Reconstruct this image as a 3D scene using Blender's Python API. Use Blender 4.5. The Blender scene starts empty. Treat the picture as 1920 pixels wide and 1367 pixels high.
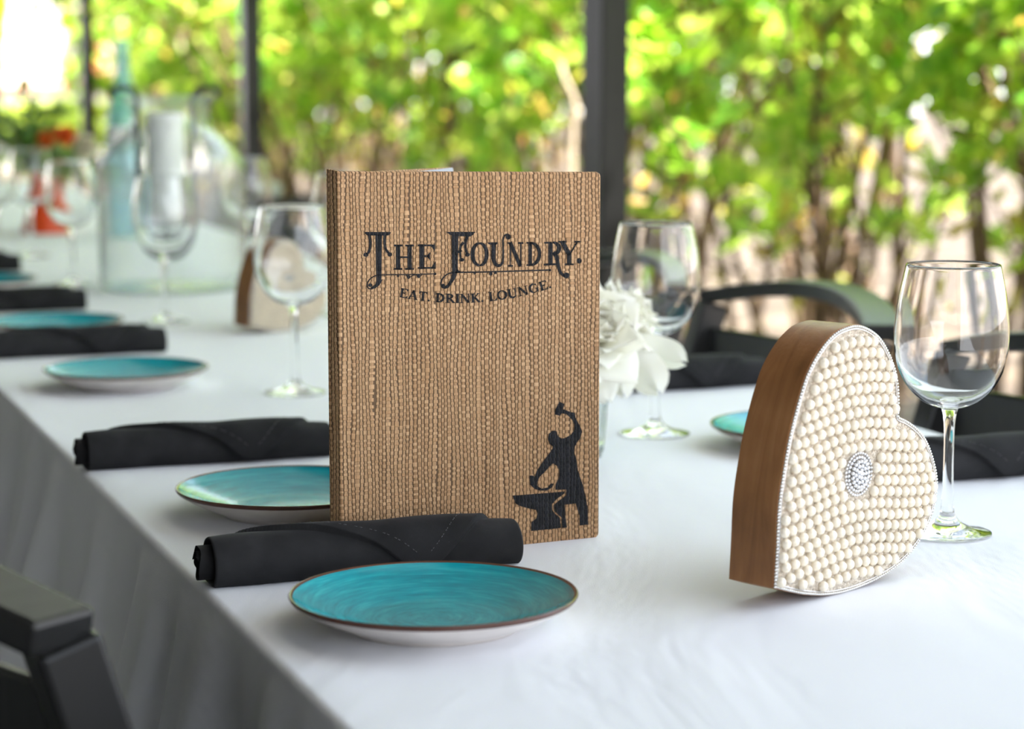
import bpy, bmesh, math, random
from mathutils import Vector, Matrix, noise
from mathutils.geometry import tessellate_polygon
random.seed(7)
S = bpy.context.scene
COL = S.collection
PI = math.pi
R = math.radians

# ------------------------------------------------------------------ camera
F = 4200.0; CX, CY = 960.0, 683.5; HZ = 140.0
T = 0.75                      # height of the laid table
H = 0.379                     # lens above the table
PITCH = math.atan((CY - HZ) / F)
cd = bpy.data.cameras.new('camera'); cam = bpy.data.objects.new('camera', cd); COL.objects.link(cam)
cam.location = (0, 0, T + H); cam.rotation_euler = (PI/2 - PITCH, 0, 0)
cd.sensor_width = 36.0; cd.lens = 36.0 * F / 1920.0
cd.clip_start = 0.05; cd.clip_end = 300
cd.dof.use_dof = True; cd.dof.focus_distance = 1.74; cd.dof.aperture_fstop = 5.2
S.camera = cam

# ------------------------------------------------------------------ light
S.view_settings.view_transform = 'Standard'; S.view_settings.look = 'None'
S.view_settings.gamma = 1.0; S.view_settings.exposure = 1.62
S.cycles.use_denoising = True
S.cycles.max_bounces = 24; S.cycles.transmission_bounces = 20; S.cycles.transparent_max_bounces = 16
S.cycles.diffuse_bounces = 5; S.cycles.glossy_bounces = 8
S.cycles.sample_clamp_indirect = 8.0
W = bpy.data.worlds.new('sky'); S.world = W; W.use_nodes = True
nt = W.node_tree; nt.nodes.clear()
out = nt.nodes.new('ShaderNodeOutputWorld'); bg = nt.nodes.new('ShaderNodeBackground')
tc = nt.nodes.new('ShaderNodeTexCoord'); sep = nt.nodes.new('ShaderNodeSeparateXYZ'); rmp = nt.nodes.new('ShaderNodeValToRGB')
nt.links.new(tc.outputs['Generated'], sep.inputs[0]); nt.links.new(sep.outputs['Z'], rmp.inputs[0])
e = rmp.color_ramp.elements
e[0].position = 0.0; e[0].color = (0.98, 0.98, 1.0, 1); e[1].position = 0.6; e[1].color = (0.62, 0.78, 1.0, 1)
nt.links.new(rmp.outputs[0], bg.inputs['Color']); bg.inputs['Strength'].default_value = 1.45
nt.links.new(bg.outputs[0], out.inputs[0])
sd = bpy.data.lights.new('sun', 'SUN'); sd.energy = 13.0; sd.angle = R(1.0); sd.color = (1.0, 0.95, 0.84)
sun = bpy.data.objects.new('sun', sd); COL.objects.link(sun)
sun.rotation_euler = Vector((-0.52, 0.34, -1.0)).to_track_quat('-Z', 'Y').to_euler()

# ------------------------------------------------------------------ helpers: geometry of the place
def ray(px, py):
    a = (px - CX) / F; b = (CY - py) / F; c, s = math.cos(PITCH), math.sin(PITCH)
    return Vector((a, c + b*s, b*c - s))
CAM = Vector((0, 0, T + H))
def onz(px, py, z=0.0):                    # point of the plane z above the table
    d = ray(px, py); t = (z - H) / d.z; return CAM + d * t
e0 = onz(0, 733); e1 = onz(606, 1329)
U = Vector((e0.x - e1.x, e0.y - e1.y, 0)).normalized()      # along the table, away
V = Vector((U.y, -U.x, 0))                                   # across the table, to the hedge
P0 = Vector((e1.x, e1.y, 0))
ANG = math.atan2(V.y, V.x)
def TT(a, l, z=0.0): return P0 + V*a + U*l + Vector((0, 0, z))   # z from the ground
def line_at(px, a, z=T+.3):                # distance along the table where a picture column meets the line 'across = a'
    k = (px - CX) / F
    b = P0 + V*a
    return (k*b.y - b.x) / (U.x - k*U.y)

# ------------------------------------------------------------------ helpers: objects
def tag(o, label, cat, group=None, kind=None):
    if label: o['label'] = label
    if cat: o['category'] = cat
    if group: o['group'] = group
    if kind: o['kind'] = kind
    return o
def empty(name, loc=(0,0,0), rz=0.0):
    o = bpy.data.objects.new(name, None); COL.objects.link(o); o.location = loc; o.rotation_euler = (0,0,rz)
    o.empty_display_size = .05
    return o
def mesh_obj(name, verts, faces, mats, parent=None, smooth=True, fm=None, uvs=None):
    me = bpy.data.meshes.new(name); me.from_pydata([tuple(v) for v in verts], [], faces); me.update()
    if not isinstance(mats, (list, tuple)): mats = [mats]
    for m in mats: me.materials.append(m)
    if fm: me.polygons.foreach_set('material_index', fm)
    if smooth: me.polygons.foreach_set('use_smooth', [True]*len(me.polygons))
    o = bpy.data.objects.new(name, me); COL.objects.link(o)
    if parent: o.parent = parent
    return o
def bm_obj(name, bm, mat, parent=None, smooth=False, bevel=0.0, angle=None):
    bmesh.ops.recalc_face_normals(bm, faces=bm.faces)
    me = bpy.data.meshes.new(name); bm.to_mesh(me); bm.free(); me.materials.append(mat)
    o = bpy.data.objects.new(name, me); COL.objects.link(o)
    if smooth: me.polygons.foreach_set('use_smooth', [True]*len(me.polygons))
    if bevel:
        b = o.modifiers.new('edge', 'BEVEL'); b.width = bevel; b.segments = 3; b.limit_method = 'ANGLE'; b.angle_limit = R(40)
        b.harden_normals = False
    if parent: o.parent = parent
    return o
def dup(root, loc=None, rz=None, label=None, parent=None):
    c = root.copy(); COL.objects.link(c)
    if parent: c.parent = parent
    if loc is not None: c.location = loc
    if rz is not None: c.rotation_euler = (0, 0, rz)
    if label: c['label'] = label
    for ch in list(root.children): dup(ch, parent=c)
    return c
class MB:                                   # collects raw geometry for one part
    def __init__(s): s.v = []; s.f = []
    def add(s, v, f):
        n = len(s.v); s.v += [Vector(x) for x in v]; s.f += [tuple(i+n for i in q) for q in f]
    def box(s, c, d, M=None):
        c = Vector(c); x, y, z = d[0]/2, d[1]/2, d[2]/2
        vs = [Vector((i*x, j*y, k*z)) for k in (-1,1) for j in (-1,1) for i in (-1,1)]
        if M: vs = [M @ v for v in vs]
        s.add([c+v for v in vs], [(0,2,3,1),(4,5,7,6),(0,1,5,4),(1,3,7,5),(3,2,6,7),(2,0,4,6)])
    def tube(s, pts, rad, n=8, cap=True):
        pts = [Vector(p) for p in pts]; N = len(pts)
        rs = rad if isinstance(rad, (list, tuple)) else [rad]*N
        t0 = (pts[1]-pts[0]).normalized()
        a = t0.orthogonal().normalized(); vs = []; fs = []
        for i, p in enumerate(pts):
            t = (pts[min(i+1,N-1)] - pts[max(i-1,0)])
            t = t.normalized() if t.length > 1e-9 else t0
            a = (a - t*a.dot(t)); a = a.normalized() if a.length > 1e-6 else t.orthogonal().normalized()
            b = t.cross(a)
            for k in range(n):
                q = 2*PI*k/n; vs.append(p + (a*math.cos(q) + b*math.sin(q))*rs[i])
        for i in range(N-1):
            for k in range(n):
                fs.append((i*n+k, i*n+(k+1)%n, (i+1)*n+(k+1)%n, (i+1)*n+k))
        if cap: fs.append(tuple(range(n))[::-1]); fs.append(tuple((N-1)*n+k for k in range(n)))
        s.add(vs, fs)
    def ball(s, c, r, nu=10, nv=6, sc=(1,1,1), half=None):
        c = Vector(c); vs = []; fs = []
        for i in range(nv+1):
            th = PI*i/nv
            for k in range(nu):
                q = 2*PI*k/nu
                vs.append(c + Vector((r*sc[0]*math.sin(th)*math.cos(q), r*sc[1]*math.cos(th), r*sc[2]*math.sin(th)*math.sin(q))))
        for i in range(nv):
            for k in range(nu): fs.append((i*nu+k, i*nu+(k+1)%nu, (i+1)*nu+(k+1)%nu, (i+1)*nu+k))
        s.add(vs, fs)
    def sweep(s, pts, sec, ups=None, closed_ends=True):   # rectangular / polygonal section carried along a path; section coords (side, up)
        pts = [Vector(p) for p in pts]; N = len(pts); n = len(sec); vs = []; fs = []
        for i, p in enumerate(pts):
            t = (pts[min(i+1,N-1)] - pts[max(i-1,0)]).normalized()
            up = Vector((0,0,1)) if ups is None else Vector(ups)
            side = t.cross(up).normalized(); up = side.cross(t)
            vs += [p + side*x + up*y for x, y in sec]
        for i in range(N-1):
            for k in range(n): fs.append((i*n+k, i*n+(k+1)%n, (i+1)*n+(k+1)%n, (i+1)*n+k))
        if closed_ends: fs.append(tuple(range(n))[::-1]); fs.append(tuple((N-1)*n+k for k in range(n)))
        s.add(vs, fs)
    def obj(s, name, mat, parent=None, smooth=True, bevel=0.0):
        o = mesh_obj(name, s.v, s.f, mat, parent, smooth)
        bm = bmesh.new(); bm.from_mesh(o.data); bmesh.ops.recalc_face_normals(bm, faces=bm.faces); bm.to_mesh(o.data); bm.free()
        if bevel:
            b = o.modifiers.new('edge', 'BEVEL'); b.width = bevel; b.segments = 2; b.limit_method = 'ANGLE'; b.angle_limit = R(40)
        return o
def spline(pts, n=6, closed=False):          # Catmull-Rom through the given points
    P = [Vector(p) for p in pts]; N = len(P); o = []
    for i in range(N if closed else N-1):
        p0 = P[i-1] if (closed or i > 0) else P[i]*2 - P[i+1]
        p1 = P[i]; p2 = P[(i+1) % N]
        p3 = P[(i+2) % N] if (closed or i+2 < N) else P[i+1]*2 - P[i]
        for k in range(n):
            t = k/n
            o.append(0.5*((2*p1) + (p2-p0)*t + (2*p0-5*p1+4*p2-p3)*t*t + (3*p1-p0-3*p2+p3)*t**3))
    if not closed: o.append(P[-1])
    return o
def lathe(name, prof, mat, parent=None, seg=64, tweak=None):
    vs = []; fs = []; rings = []
    for r, z in prof:
        if r < 1e-6: rings.append([len(vs)]); vs.append((0,0,z))
        else:
            b = len(vs); rings.append(list(range(b, b+seg)))
            for k in range(seg):
                q = 2*PI*k/seg; rr, zz = (r, z) if tweak is None else tweak(r, z, q)
                vs.append((rr*math.cos(q), rr*math.sin(q), zz))
    for A, B in zip(rings, rings[1:]):
        for k in range(seg):
            k2 = (k+1) % seg
            if len(A) == 1 and len(B) == 1: continue
            if len(A) == 1: fs.append((A[0], B[k2], B[k]))
            elif len(B) == 1: fs.append((A[k], A[k2], B[0]))
            else: fs.append((A[k], A[k2], B[k2], B[k]))
    return mesh_obj(name, vs, fs, mat, parent)

# ------------------------------------------------------------------ helpers: materials
class NT:
    def __init__(s, m):
        m.use_nodes = True; s.t = m.node_tree; s.t.nodes.clear()
        s.out = s.n('ShaderNodeOutputMaterial')
    def n(s, ty, **k):
        x = s.t.nodes.new(ty)
        for a, b in k.items(): setattr(x, a, b)
        return x
    def set(s, sock, v):
        if isinstance(v, bpy.types.NodeSocket): s.t.links.new(v, sock)
        elif v is not None: sock.default_value = v
    def math(s, op, a, b=None, c=None, clamp=False):
        x = s.n('ShaderNodeMath', operation=op, use_clamp=clamp); s.set(x.inputs[0], a); s.set(x.inputs[1], b)
        if c is not None: s.set(x.inputs[2], c)
        return x.outputs[0]
    def mix(s, f, a, b, blend='MIX'):
        x = s.n('ShaderNodeMix', data_type='RGBA', blend_type=blend)
        s.set(x.inputs[0], f); s.set(x.inputs[6], a); s.set(x.inputs[7], b); return x.outputs[2]
    def ramp(s, f, stops):
        x = s.n('ShaderNodeValToRGB'); s.set(x.inputs[0], f); e = x.color_ramp.elements
        while len(e) < len(stops): e.new(0.5)
        for i, (p, c) in enumerate(stops): e[i].position = p; e[i].color = c
        return x.outputs[0]
    def noise(s, vec, scale, detail=3, rough=.5, out=0, dist=0.0):
        x = s.n('ShaderNodeTexNoise'); s.set(x.inputs['Vector'], vec); x.inputs['Scale'].default_value = scale
        x.inputs['Detail'].default_value = detail; x.inputs['Roughness'].default_value = rough; x.inputs['Distortion'].default_value = dist
        return x.outputs[out]
    def mapr(s, f, a, b, c, d, smooth=False):
        x = s.n('ShaderNodeMapRange', interpolation_type='SMOOTHSTEP' if smooth else 'LINEAR')
        s.set(x.inputs[0], f)
        for i, v in enumerate((a, b, c, d)): s.set(x.inputs[i+1], v)
        return x.outputs[0]
    def bump(s, h, dist, strength=1.0):
        x = s.n('ShaderNodeBump'); s.set(x.inputs['Height'], h); x.inputs['Distance'].default_value = dist; x.inputs['Strength'].default_value = strength
        return x.outputs[0]
    def bsdf(s, **k):
        x = s.n('ShaderNodeBsdfPrincipled')
        for a, b in k.items(): s.set(x.inputs[a.replace('_', ' ')], b)
        s.t.links.new(x.outputs[0], s.out.inputs[0]); return x
    def obj(s): return s.n('ShaderNodeTexCoord').outputs['Object']
def newmat(name):
    m = bpy.data.materials.new(name); return m, NT(m)
def C4(r, g, b): return (r, g, b, 1.0)
def simple(name, col, rough=.5, metal=0.0, spec=.5, bump=None, **k):
    m, t = newmat(name); nrm = None
    o = t.obj()
    nz = t.noise(o, 35.0, 4)
    base = t.mix(t.mapr(nz, .3, .7, 0, 1), C4(*[c*.88 for c in col]), C4(*[min(1, c*1.08) for c in col]))
    if bump: nrm = t.bump(t.noise(o, bump[0], 4), bump[1])
    b = t.bsdf(Base_Color=base, Roughness=rough, Metallic=metal, Specular_IOR_Level=spec, Normal=nrm)
    for a, v in k.items(): t.set(b.inputs[a.replace('_', ' ')], v)
    return m
def glass(name, tint=(1,1,1), ior=1.45, rough=0.0, bump=None):
    m, t = newmat(name); g = t.n('ShaderNodeBsdfGlass'); g.inputs['Color'].default_value = C4(*tint); g.inputs['IOR'].default_value = ior
    g.inputs['Roughness'].default_value = rough
    if bump: t.set(g.inputs['Normal'], t.bump(t.noise(t.obj(), bump[0], 3), bump[1]))
    t.t.links.new(g.outputs[0], t.out.inputs[0]); return m

def thin_glass(name, tint, bump=None, frost=(.06, (.8,.86,.87))):
    m, t = newmat(name); nrm = t.bump(t.noise(t.obj(), bump[0], 3), bump[1]) if bump else None
    lw = t.n('ShaderNodeLayerWeight'); lw.inputs['Blend'].default_value = .5
    fac = lw.outputs['Facing']; fr = t.math('ADD', .05, t.math('MULTIPLY', t.math('POWER', fac, 3.4), .8))
    tr = t.n('ShaderNodeBsdfTransparent'); t.set(tr.inputs['Color'], t.mix(t.mapr(fac, .62, .95, 0, 1, True), C4(*tint), C4(tint[0]*.48, tint[1]*.56, tint[2]*.58)))
    gl = t.n('ShaderNodeBsdfGlossy'); gl.inputs['Roughness'].default_value = .03; t.set(gl.inputs['Normal'], nrm)
    rf = t.n('ShaderNodeBsdfDiffuse'); rf.inputs['Color'].default_value = C4(*frost[1])
    m1 = t.n('ShaderNodeMixShader'); m1.inputs[0].default_value = frost[0]; t.t.links.new(tr.outputs[0], m1.inputs[1]); t.t.links.new(rf.outputs[0], m1.inputs[2])
    m2 = t.n('ShaderNodeMixShader'); t.set(m2.inputs[0], fr); t.t.links.new(m1.outputs[0], m2.inputs[1]); t.t.links.new(gl.outputs[0], m2.inputs[2])
    t.t.links.new(m2.outputs[0], t.out.inputs[0]); return m
def mat_weave(name, printed=False, dark=1.0):
    m, t = newmat(name); o = t.obj(); sp = t.n('ShaderNodeSeparateXYZ'); t.set(sp.inputs[0], o)
    big = t.noise(o, 9.0, 2); fine = t.noise(o, 60.0, 3)
    u = t.math('ADD', sp.outputs[0], sp.outputs[1]); v = sp.outputs[2]
    # threads wander a little
    cv = t.n('ShaderNodeCombineXYZ'); t.set(cv.inputs[0], t.math('MULTIPLY', u, 1.0)); t.set(cv.inputs[1], t.math('MULTIPLY', v, .12))
    wu = t.noise(cv.outputs[0], 90.0, 2)
    cv2 = t.n('ShaderNodeCombineXYZ'); t.set(cv2.inputs[0], t.math('MULTIPLY', u, .12)); t.set(cv2.inputs[1], v)
    wv = t.noise(cv2.outputs[0], 80.0, 2)
    uu = t.math('ADD', t.math('DIVIDE', u, .0033), t.math('MULTIPLY', wu, 2.6))
    i = t.math('FLOOR', uu); fu = t.math('FRACT', uu)
    wi = t.n('ShaderNodeTexWhiteNoise', noise_dimensions='1D'); t.set(wi.inputs['W'], i); rcol = wi.outputs['Value']
    par = t.math('MODULO', t.math('ABSOLUTE', i), 2.0)
    vv = t.math('ADD', t.math('DIVIDE', v, .0051), t.math('MULTIPLY', wv, 1.7))
    vv = t.math('ADD', vv, t.math('ADD', t.math('MULTIPLY', par, .5), t.math('MULTIPLY', rcol, .16)))
    j = t.math('FLOOR', vv); fv = t.math('FRACT', vv)
    cid = t.n('ShaderNodeCombineXYZ'); t.set(cid.inputs[0], i); t.set(cid.inputs[1], j)
    wn = t.n('ShaderNodeTexWhiteNoise', noise_dimensions='2D'); t.set(wn.inputs['Vector'], cid.outputs[0]); rnd = wn.outputs['Value']
    au = t.math('ABSOLUTE', t.math('SUBTRACT', fu, .5)); av = t.math('ABSOLUTE', t.math('SUBTRACT', fv, .5))
    du = t.mapr(au, .30, .49, 1, 0, True); dv = t.mapr(av, .17, .31, 1, 0, True)
    blk = t.math('MULTIPLY', du, dv)                                          # the raised crossing
    du2 = t.mapr(au, .16, .40, 1, 0, True)
    btw = t.math('MULTIPLY', du2, .50)                                         # strand running on below it
    h = t.math('MAXIMUM', blk, btw)
    strand = t.mapr(t.math('ABSOLUTE', t.math('SUBTRACT', fu, t.math('ADD', .32, t.math('MULTIPLY', rcol, .36)))), 0, .08, 0, 1)
    hh = t.math('ADD', t.math('MULTIPLY', h, t.mapr(strand, 0, 1, .78, 1)), t.math('MULTIPLY', fine, .22))
    nrm = t.bump(hh, .0010, .9)
    if printed:
        ink = t.mix(rnd, C4(.006,.0065,.008), C4(.016,.017,.021))
        base = t.mix(t.mapr(h, .0, .3, .30, 0, True), ink, C4(.07,.06,.05))
        t.bsdf(Base_Color=base, Roughness=.75, Normal=nrm, Specular_IOR_Level=.25)
    else:
        tan = t.mix(rnd, C4(.50,.285,.138), C4(.68,.43,.235))
        low = t.mix(rcol, C4(.36,.20,.090), C4(.52,.315,.16))
        tan = t.mix(t.mapr(big, .35, .65, 0, .4), tan, C4(.50,.28,.125))
        base = t.mix(t.mapr(blk, .15, .55, 0, 1, True), low, tan)
        base = t.mix(t.mapr(strand, 0, 1, .35, 0), base, C4(.16,.085,.04))
        base = t.mix(t.mapr(h, .0, .34, .85, 0, True), base, C4(.075,.042,.020))
        t.bsdf(Base_Color=base, Roughness=.62, Normal=nrm, Specular_IOR_Level=.3)
    return m

def mat_plate():
    m, t = newmat('teal_glaze'); o = t.obj(); sp = t.n('ShaderNodeSeparateXYZ'); t.set(sp.inputs[0], o)
    r = t.math('SQRT', t.math('ADD', t.math('POWER', sp.outputs[0], 2.0), t.math('POWER', sp.outputs[1], 2.0)))
    a = t.math('ARCTAN2', sp.outputs[1], sp.outputs[0])
    cv = t.n('ShaderNodeCombineXYZ'); t.set(cv.inputs[0], t.math('MULTIPLY', r, 1.0)); t.set(cv.inputs[1], t.math('MULTIPLY', t.math('SINE', a), .006)); t.set(cv.inputs[2], t.math('MULTIPLY', t.math('COSINE', a), .006))
    n1 = t.noise(cv.outputs[0], 260.0, 4, .65); n2 = t.noise(cv.outputs[0], 900.0, 2)
    k = t.math('ADD', t.math('MULTIPLY', n1, .75), t.math('MULTIPLY', n2, .25))
    base = t.ramp(k, [(.30, C4(.000,.19,.245)), (.5, C4(.000,.31,.37)), (.70, C4(.02,.45,.50))])
    nrm = t.bump(k, .00025, .7)
    t.bsdf(Base_Color=base, Roughness=.16, Normal=nrm, Specular_IOR_Level=.36)
    return m
def mat_leaf(name, stops, trans=.5):
    m, t = newmat(name); g = t.n('ShaderNodeNewGeometry'); c = t.ramp(g.outputs['Random Per Island'], stops)
    c = t.mix(t.mapr(t.noise(t.obj(), 22.0, 2), .35, .65, 0, .35), c, t.mix(.5, c, C4(.35,.45,.03)))
    d = t.n('ShaderNodeBsdfPrincipled'); t.set(d.inputs['Base Color'], c); d.inputs['Roughness'].default_value = .38; d.inputs['Specular IOR Level'].default_value = .4
    tr = t.n('ShaderNodeBsdfTranslucent'); t.set(tr.inputs['Color'], t.mix(.45, c, C4(.85,1.0,.22)))
    mx = t.n('ShaderNodeMixShader'); mx.inputs[0].default_value = trans
    t.t.links.new(d.outputs[0], mx.inputs[1]); t.t.links.new(tr.outputs[0], mx.inputs[2]); t.t.links.new(mx.outputs[0], t.out.inputs[0]); return m

M = {}
M['weave'] = mat_weave('woven_raffia'); M['weave_print'] = mat_weave('black_print_on_raffia', True)
M['teal'] = mat_plate()
M['cream'] = simple('cream_stoneware', (.80,.75,.70), .25)
M['rim'] = simple('brown_glazed_rim', (.085,.030,.018), .18)
M['paper'] = simple('blue_grey_paper', (.36,.39,.43), .7)
M['page'] = simple('white_page', (.8,.8,.8), .8)
M['glass'] = glass('clear_glass')
M['seeded'] = thin_glass('seeded_glass', (.985,.995,.995), (140.0, .0012))
M['hobnail'] = glass('hobnail_glass', (.975,.99,.985), 1.45, .04)
M['blueglass'] = thin_glass('pale_blue_glass', (.80,.93,.97), None, (.16, (.35,.72,.85)))
M['black_metal'] = simple('black_painted_metal', (.012,.0122,.0122), .34, 0.0, .36)
M['post'] = simple('dark_post_paint', (.005,.0052,.0055), .30, 0.0, .2)
M['iron'] = simple('wrought_iron', (.02,.02,.022), .5)
M['wax'] = simple('white_wax', (.85,.84,.81), .5, Subsurface_Weight=.0)
M['orange'] = simple('orange_ceramic', (.78,.075,.010), .35)
M['stem'] = simple('green_stem', (.16,.30,.05), .5)
M['pearl'] = simple('pearl', (.86,.77,.62), .22, 0.0, .6, Coat_Weight=.4, Coat_Roughness=.08)
M['bead'] = simple('silver_bead', (.82,.80,.76), .25, .75)
M['steel'] = simple('crystal_silver', (.75,.75,.76), .15, .9)
M['house'] = simple('pale_plaster', (.86,.78,.72), .8)
M['terra'] = simple('terracotta_trim', (.80,.24,.09), .8)
M['ceil_dark'] = simple('dark_ceiling_boards', (.15,.15,.155), .8)  # for the dark roof pieces added out of view
M['concrete'] = simple('patio_concrete', (.10,.10,.105), .7)
def m_added_awning():  # fabric of an unseen awning, added as soft light over the table
    m, t = newmat('white_awning_fabric'); c = t.mix(t.mapr(t.noise(t.obj(), 3.0, 3), .3, .7, 0, 1), C4(.80,.80,.80), C4(.84,.84,.83))
    d = t.n('ShaderNodeBsdfDiffuse'); t.set(d.inputs['Color'], c); tr = t.n('ShaderNodeBsdfTranslucent'); t.set(tr.inputs['Color'], c)
    mx = t.n('ShaderNodeMixShader'); mx.inputs[0].default_value = .21
    t.t.links.new(d.outputs[0], mx.inputs[1]); t.t.links.new(tr.outputs[0], mx.inputs[2]); t.t.links.new(mx.outputs[0], t.out.inputs[0]); return m
M['ceil'] = m_added_awning()
M['wallm'] = simple('wall_paint', (.38,.38,.39), .8)  # for the unseen walls added to shape the light
M['wood_table'] = simple('table_wood', (.12,.07,.04), .6)
def m_cloth():
    m, t = newmat('white_tablecloth'); o = t.obj()
    cv = t.n('ShaderNodeMapping'); t.set(cv.inputs[0], o); cv.inputs['Scale'].default_value = (1, .35, 1)
    b = t.noise(cv.outputs[0], 5.0, 4, .6, dist=.6); f = t.noise(o, 900.0, 2)
    hgt = t.math('ADD', t.math('MULTIPLY', b, 1.0), t.math('MULTIPLY', f, .02))
    t.bsdf(Base_Color=C4(.80,.805,.84), Roughness=.85, Normal=t.bump(hgt, .012, .55), Specular_IOR_Level=.2, Sheen_Weight=.1)
    return m
M['cloth'] = m_cloth()
def m_napkin():
    m, t = newmat('black_napkin_cloth'); o = t.obj()
    sp = t.n('ShaderNodeSeparateXYZ'); t.set(sp.inputs[0], o)
    tw = t.math('SINE', t.math('MULTIPLY', t.math('ADD', sp.outputs[0], t.math('MULTIPLY', sp.outputs[2], 1.3)), 5200.0))
    lint = t.mapr(t.noise(o, 420.0, 2, .7), .70, .80, 0, .30)
    c = t.mix(t.mapr(t.noise(o, 28.0, 4), .3, .7, 0, 1), C4(.0125,.0125,.013), C4(.026,.026,.027))
    c = t.mix(lint, c, C4(.10,.105,.11))
    h = t.math('ADD', t.math('MULTIPLY', tw, .02), t.math('MULTIPLY', t.noise(o, 32.0, 4), .6))
    t.bsdf(Base_Color=c, Roughness=.85, Normal=t.bump(h, .003, .6), Specular_IOR_Level=.15, Sheen_Weight=.10, Sheen_Roughness=.4, Sheen_Tint=C4(.5,.5,.52))
    return m
M['napkin'] = m_napkin()
M['stitch'] = simple('grey_stitching', (.12,.12,.125), .8)
def m_wood():
    m, t = newmat('brown_stained_wood'); o = t.obj()
    mp = t.n('ShaderNodeMapping'); t.set(mp.inputs[0], o); mp.inputs['Scale'].default_value = (9, 60, 5); mp.inputs['Rotation'].default_value = (.5, 0, .2)
    g = t.noise(mp.outputs[0], 1.0, 5, .6, dist=1.0); b = t.noise(o, 16.0, 3); f = t.noise(o, 300.0, 3)
    c = t.ramp(t.math('ADD', t.math('MULTIPLY', g, .5), t.math('MULTIPLY', b, .5)), [(.32, C4(.16,.066,.022)), (.5, C4(.29,.128,.045)), (.68, C4(.42,.21,.085))])
    t.bsdf(Base_Color=c, Roughness=.42, Normal=t.bump(f, .0004, .5), Specular_IOR_Level=.4); return m
M['wood'] = m_wood()
def m_inlay():
    m, t = newmat('beaded_beige_ground'); o = t.obj()
    vo = t.n('ShaderNodeTexVoronoi'); t.set(vo.inputs['Vector'], o); vo.inputs['Scale'].default_value = 620.0
    c = t.mix(vo.outputs['Color'], C4(.42,.33,.24), C4(.80,.72,.60))
    h = t.mapr(vo.outputs['Distance'], 0, .6, 1, 0)
    t.bsdf(Base_Color=c, Roughness=.3, Metallic=.15, Normal=t.bump(h, .0012, 1.0)); return m
M['inlay'] = m_inlay()
def m_petal(name, a, b):
    m, t = newmat(name); o = t.obj(); c = t.mix(t.mapr(t.noise(o, 30.0, 2), .3, .7, 0, 1), C4(*a), C4(*b))
    d = t.n('ShaderNodeBsdfPrincipled'); t.set(d.inputs['Base Color'], c); d.inputs['Roughness'].default_value = .6
    tr = t.n('ShaderNodeBsdfTranslucent'); t.set(tr.inputs['Color'], c)
    mx = t.n('ShaderNodeMixShader'); mx.inputs[0].default_value = .35
    t.t.links.new(d.outputs[0], mx.inputs[1]); t.t.links.new(tr.outputs[0], mx.inputs[2]); t.t.links.new(mx.outputs[0], t.out.inputs[0]); return m
M['white_petal'] = m_petal('white_petals', (.93,.92,.86), (.90,.88,.76))
M['orange_petal'] = m_petal('orange_petals', (.85,.12,.02), (.90,.22,.03))
M['cream_petal'] = m_petal('cream_petals', (.90,.80,.62), (.92,.86,.72))
M['leaf'] = mat_leaf('hedge_leaves', [(0, C4(.06,.28,.05)), (.2, C4(.14,.42,.04)), (.5, C4(.32,.58,.04)), (.8, C4(.56,.72,.07)), (1, C4(.72,.80,.20))], .56)
M['leaf_dark'] = mat_leaf('bouquet_leaves', [(0, C4(.06,.17,.04)), (.6, C4(.16,.32,.08)), (1, C4(.34,.42,.22))], .3)
M['leaf_lime'] = mat_leaf('lime_leaves', [(0, C4(.30,.48,.03)), (1, C4(.62,.66,.05))], .5)
M['leaf_dry'] = mat_leaf('dry_leaves', [(0, C4(.22,.10,.04)), (.35, C4(.42,.20,.05)), (.6, C4(.62,.42,.05)), (.8, C4(.60,.55,.08)), (1, C4(.50,.24,.12))], .4)
M['bark'] = simple('shrub_bark', (.17,.105,.065), .85, bump=(60, .004))
M['deadwood'] = simple('bleached_wood', (.36,.29,.22), .8)
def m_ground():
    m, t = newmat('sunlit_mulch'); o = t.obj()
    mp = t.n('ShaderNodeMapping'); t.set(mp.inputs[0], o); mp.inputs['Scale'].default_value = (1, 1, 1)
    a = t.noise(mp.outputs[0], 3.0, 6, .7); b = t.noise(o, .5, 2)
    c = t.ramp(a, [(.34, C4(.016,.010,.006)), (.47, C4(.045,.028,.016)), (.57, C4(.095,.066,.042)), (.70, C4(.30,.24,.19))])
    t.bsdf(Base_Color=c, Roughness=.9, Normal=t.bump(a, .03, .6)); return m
M['ground'] = m_ground()

# ------------------------------------------------------------------ setting
def slab(name, a0, a1, l0, l1, z0, z1, mat, kind='structure'):
    b = MB(); q = [TT(a, l, z) for z in (z0, z1) for l in (l0, l1) for a in (a0, a1)]
    b.add(q, [(0,2,3,1),(4,5,7,6),(0,1,5,4),(1,3,7,5),(3,2,6,7),(2,0,4,6)])
    o = b.obj(name, mat, smooth=False)
    if kind: o['kind'] = kind
    return o
slab('floor', -3.2, 2.02, -4.0, 18, -.06, 0.0, M['concrete'])
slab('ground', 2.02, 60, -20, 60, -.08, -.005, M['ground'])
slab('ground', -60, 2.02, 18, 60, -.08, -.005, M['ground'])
slab('ceiling', .35, 2.15, -2.2, 18.2, 2.85, 2.853, M['ceil'])  # unseen awning, added to pass soft sunlight down onto the table
slab('ceiling', -3.3, .35, -4.1, 18.2, 2.85, 2.95, M['ceil_dark'])  # unseen dark roof, added to keep light off the left drape
slab('ceiling', .35, 2.15, -4.1, -2.2, 2.85, 2.95, M['ceil_dark'])  # unseen dark piece behind the lens, added to dim the front faces
slab('wall_left', -3.3, -3.2, -4.1, 18.2, 0, 2.85, M['wallm'])  # unseen wall, added to set how much light the left side gets
slab('wall_back', -3.3, -.5, -4.1, -4.0, 0, 2.85, M['wallm'])  # unseen wall behind the lens, added to block light from back left

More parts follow.
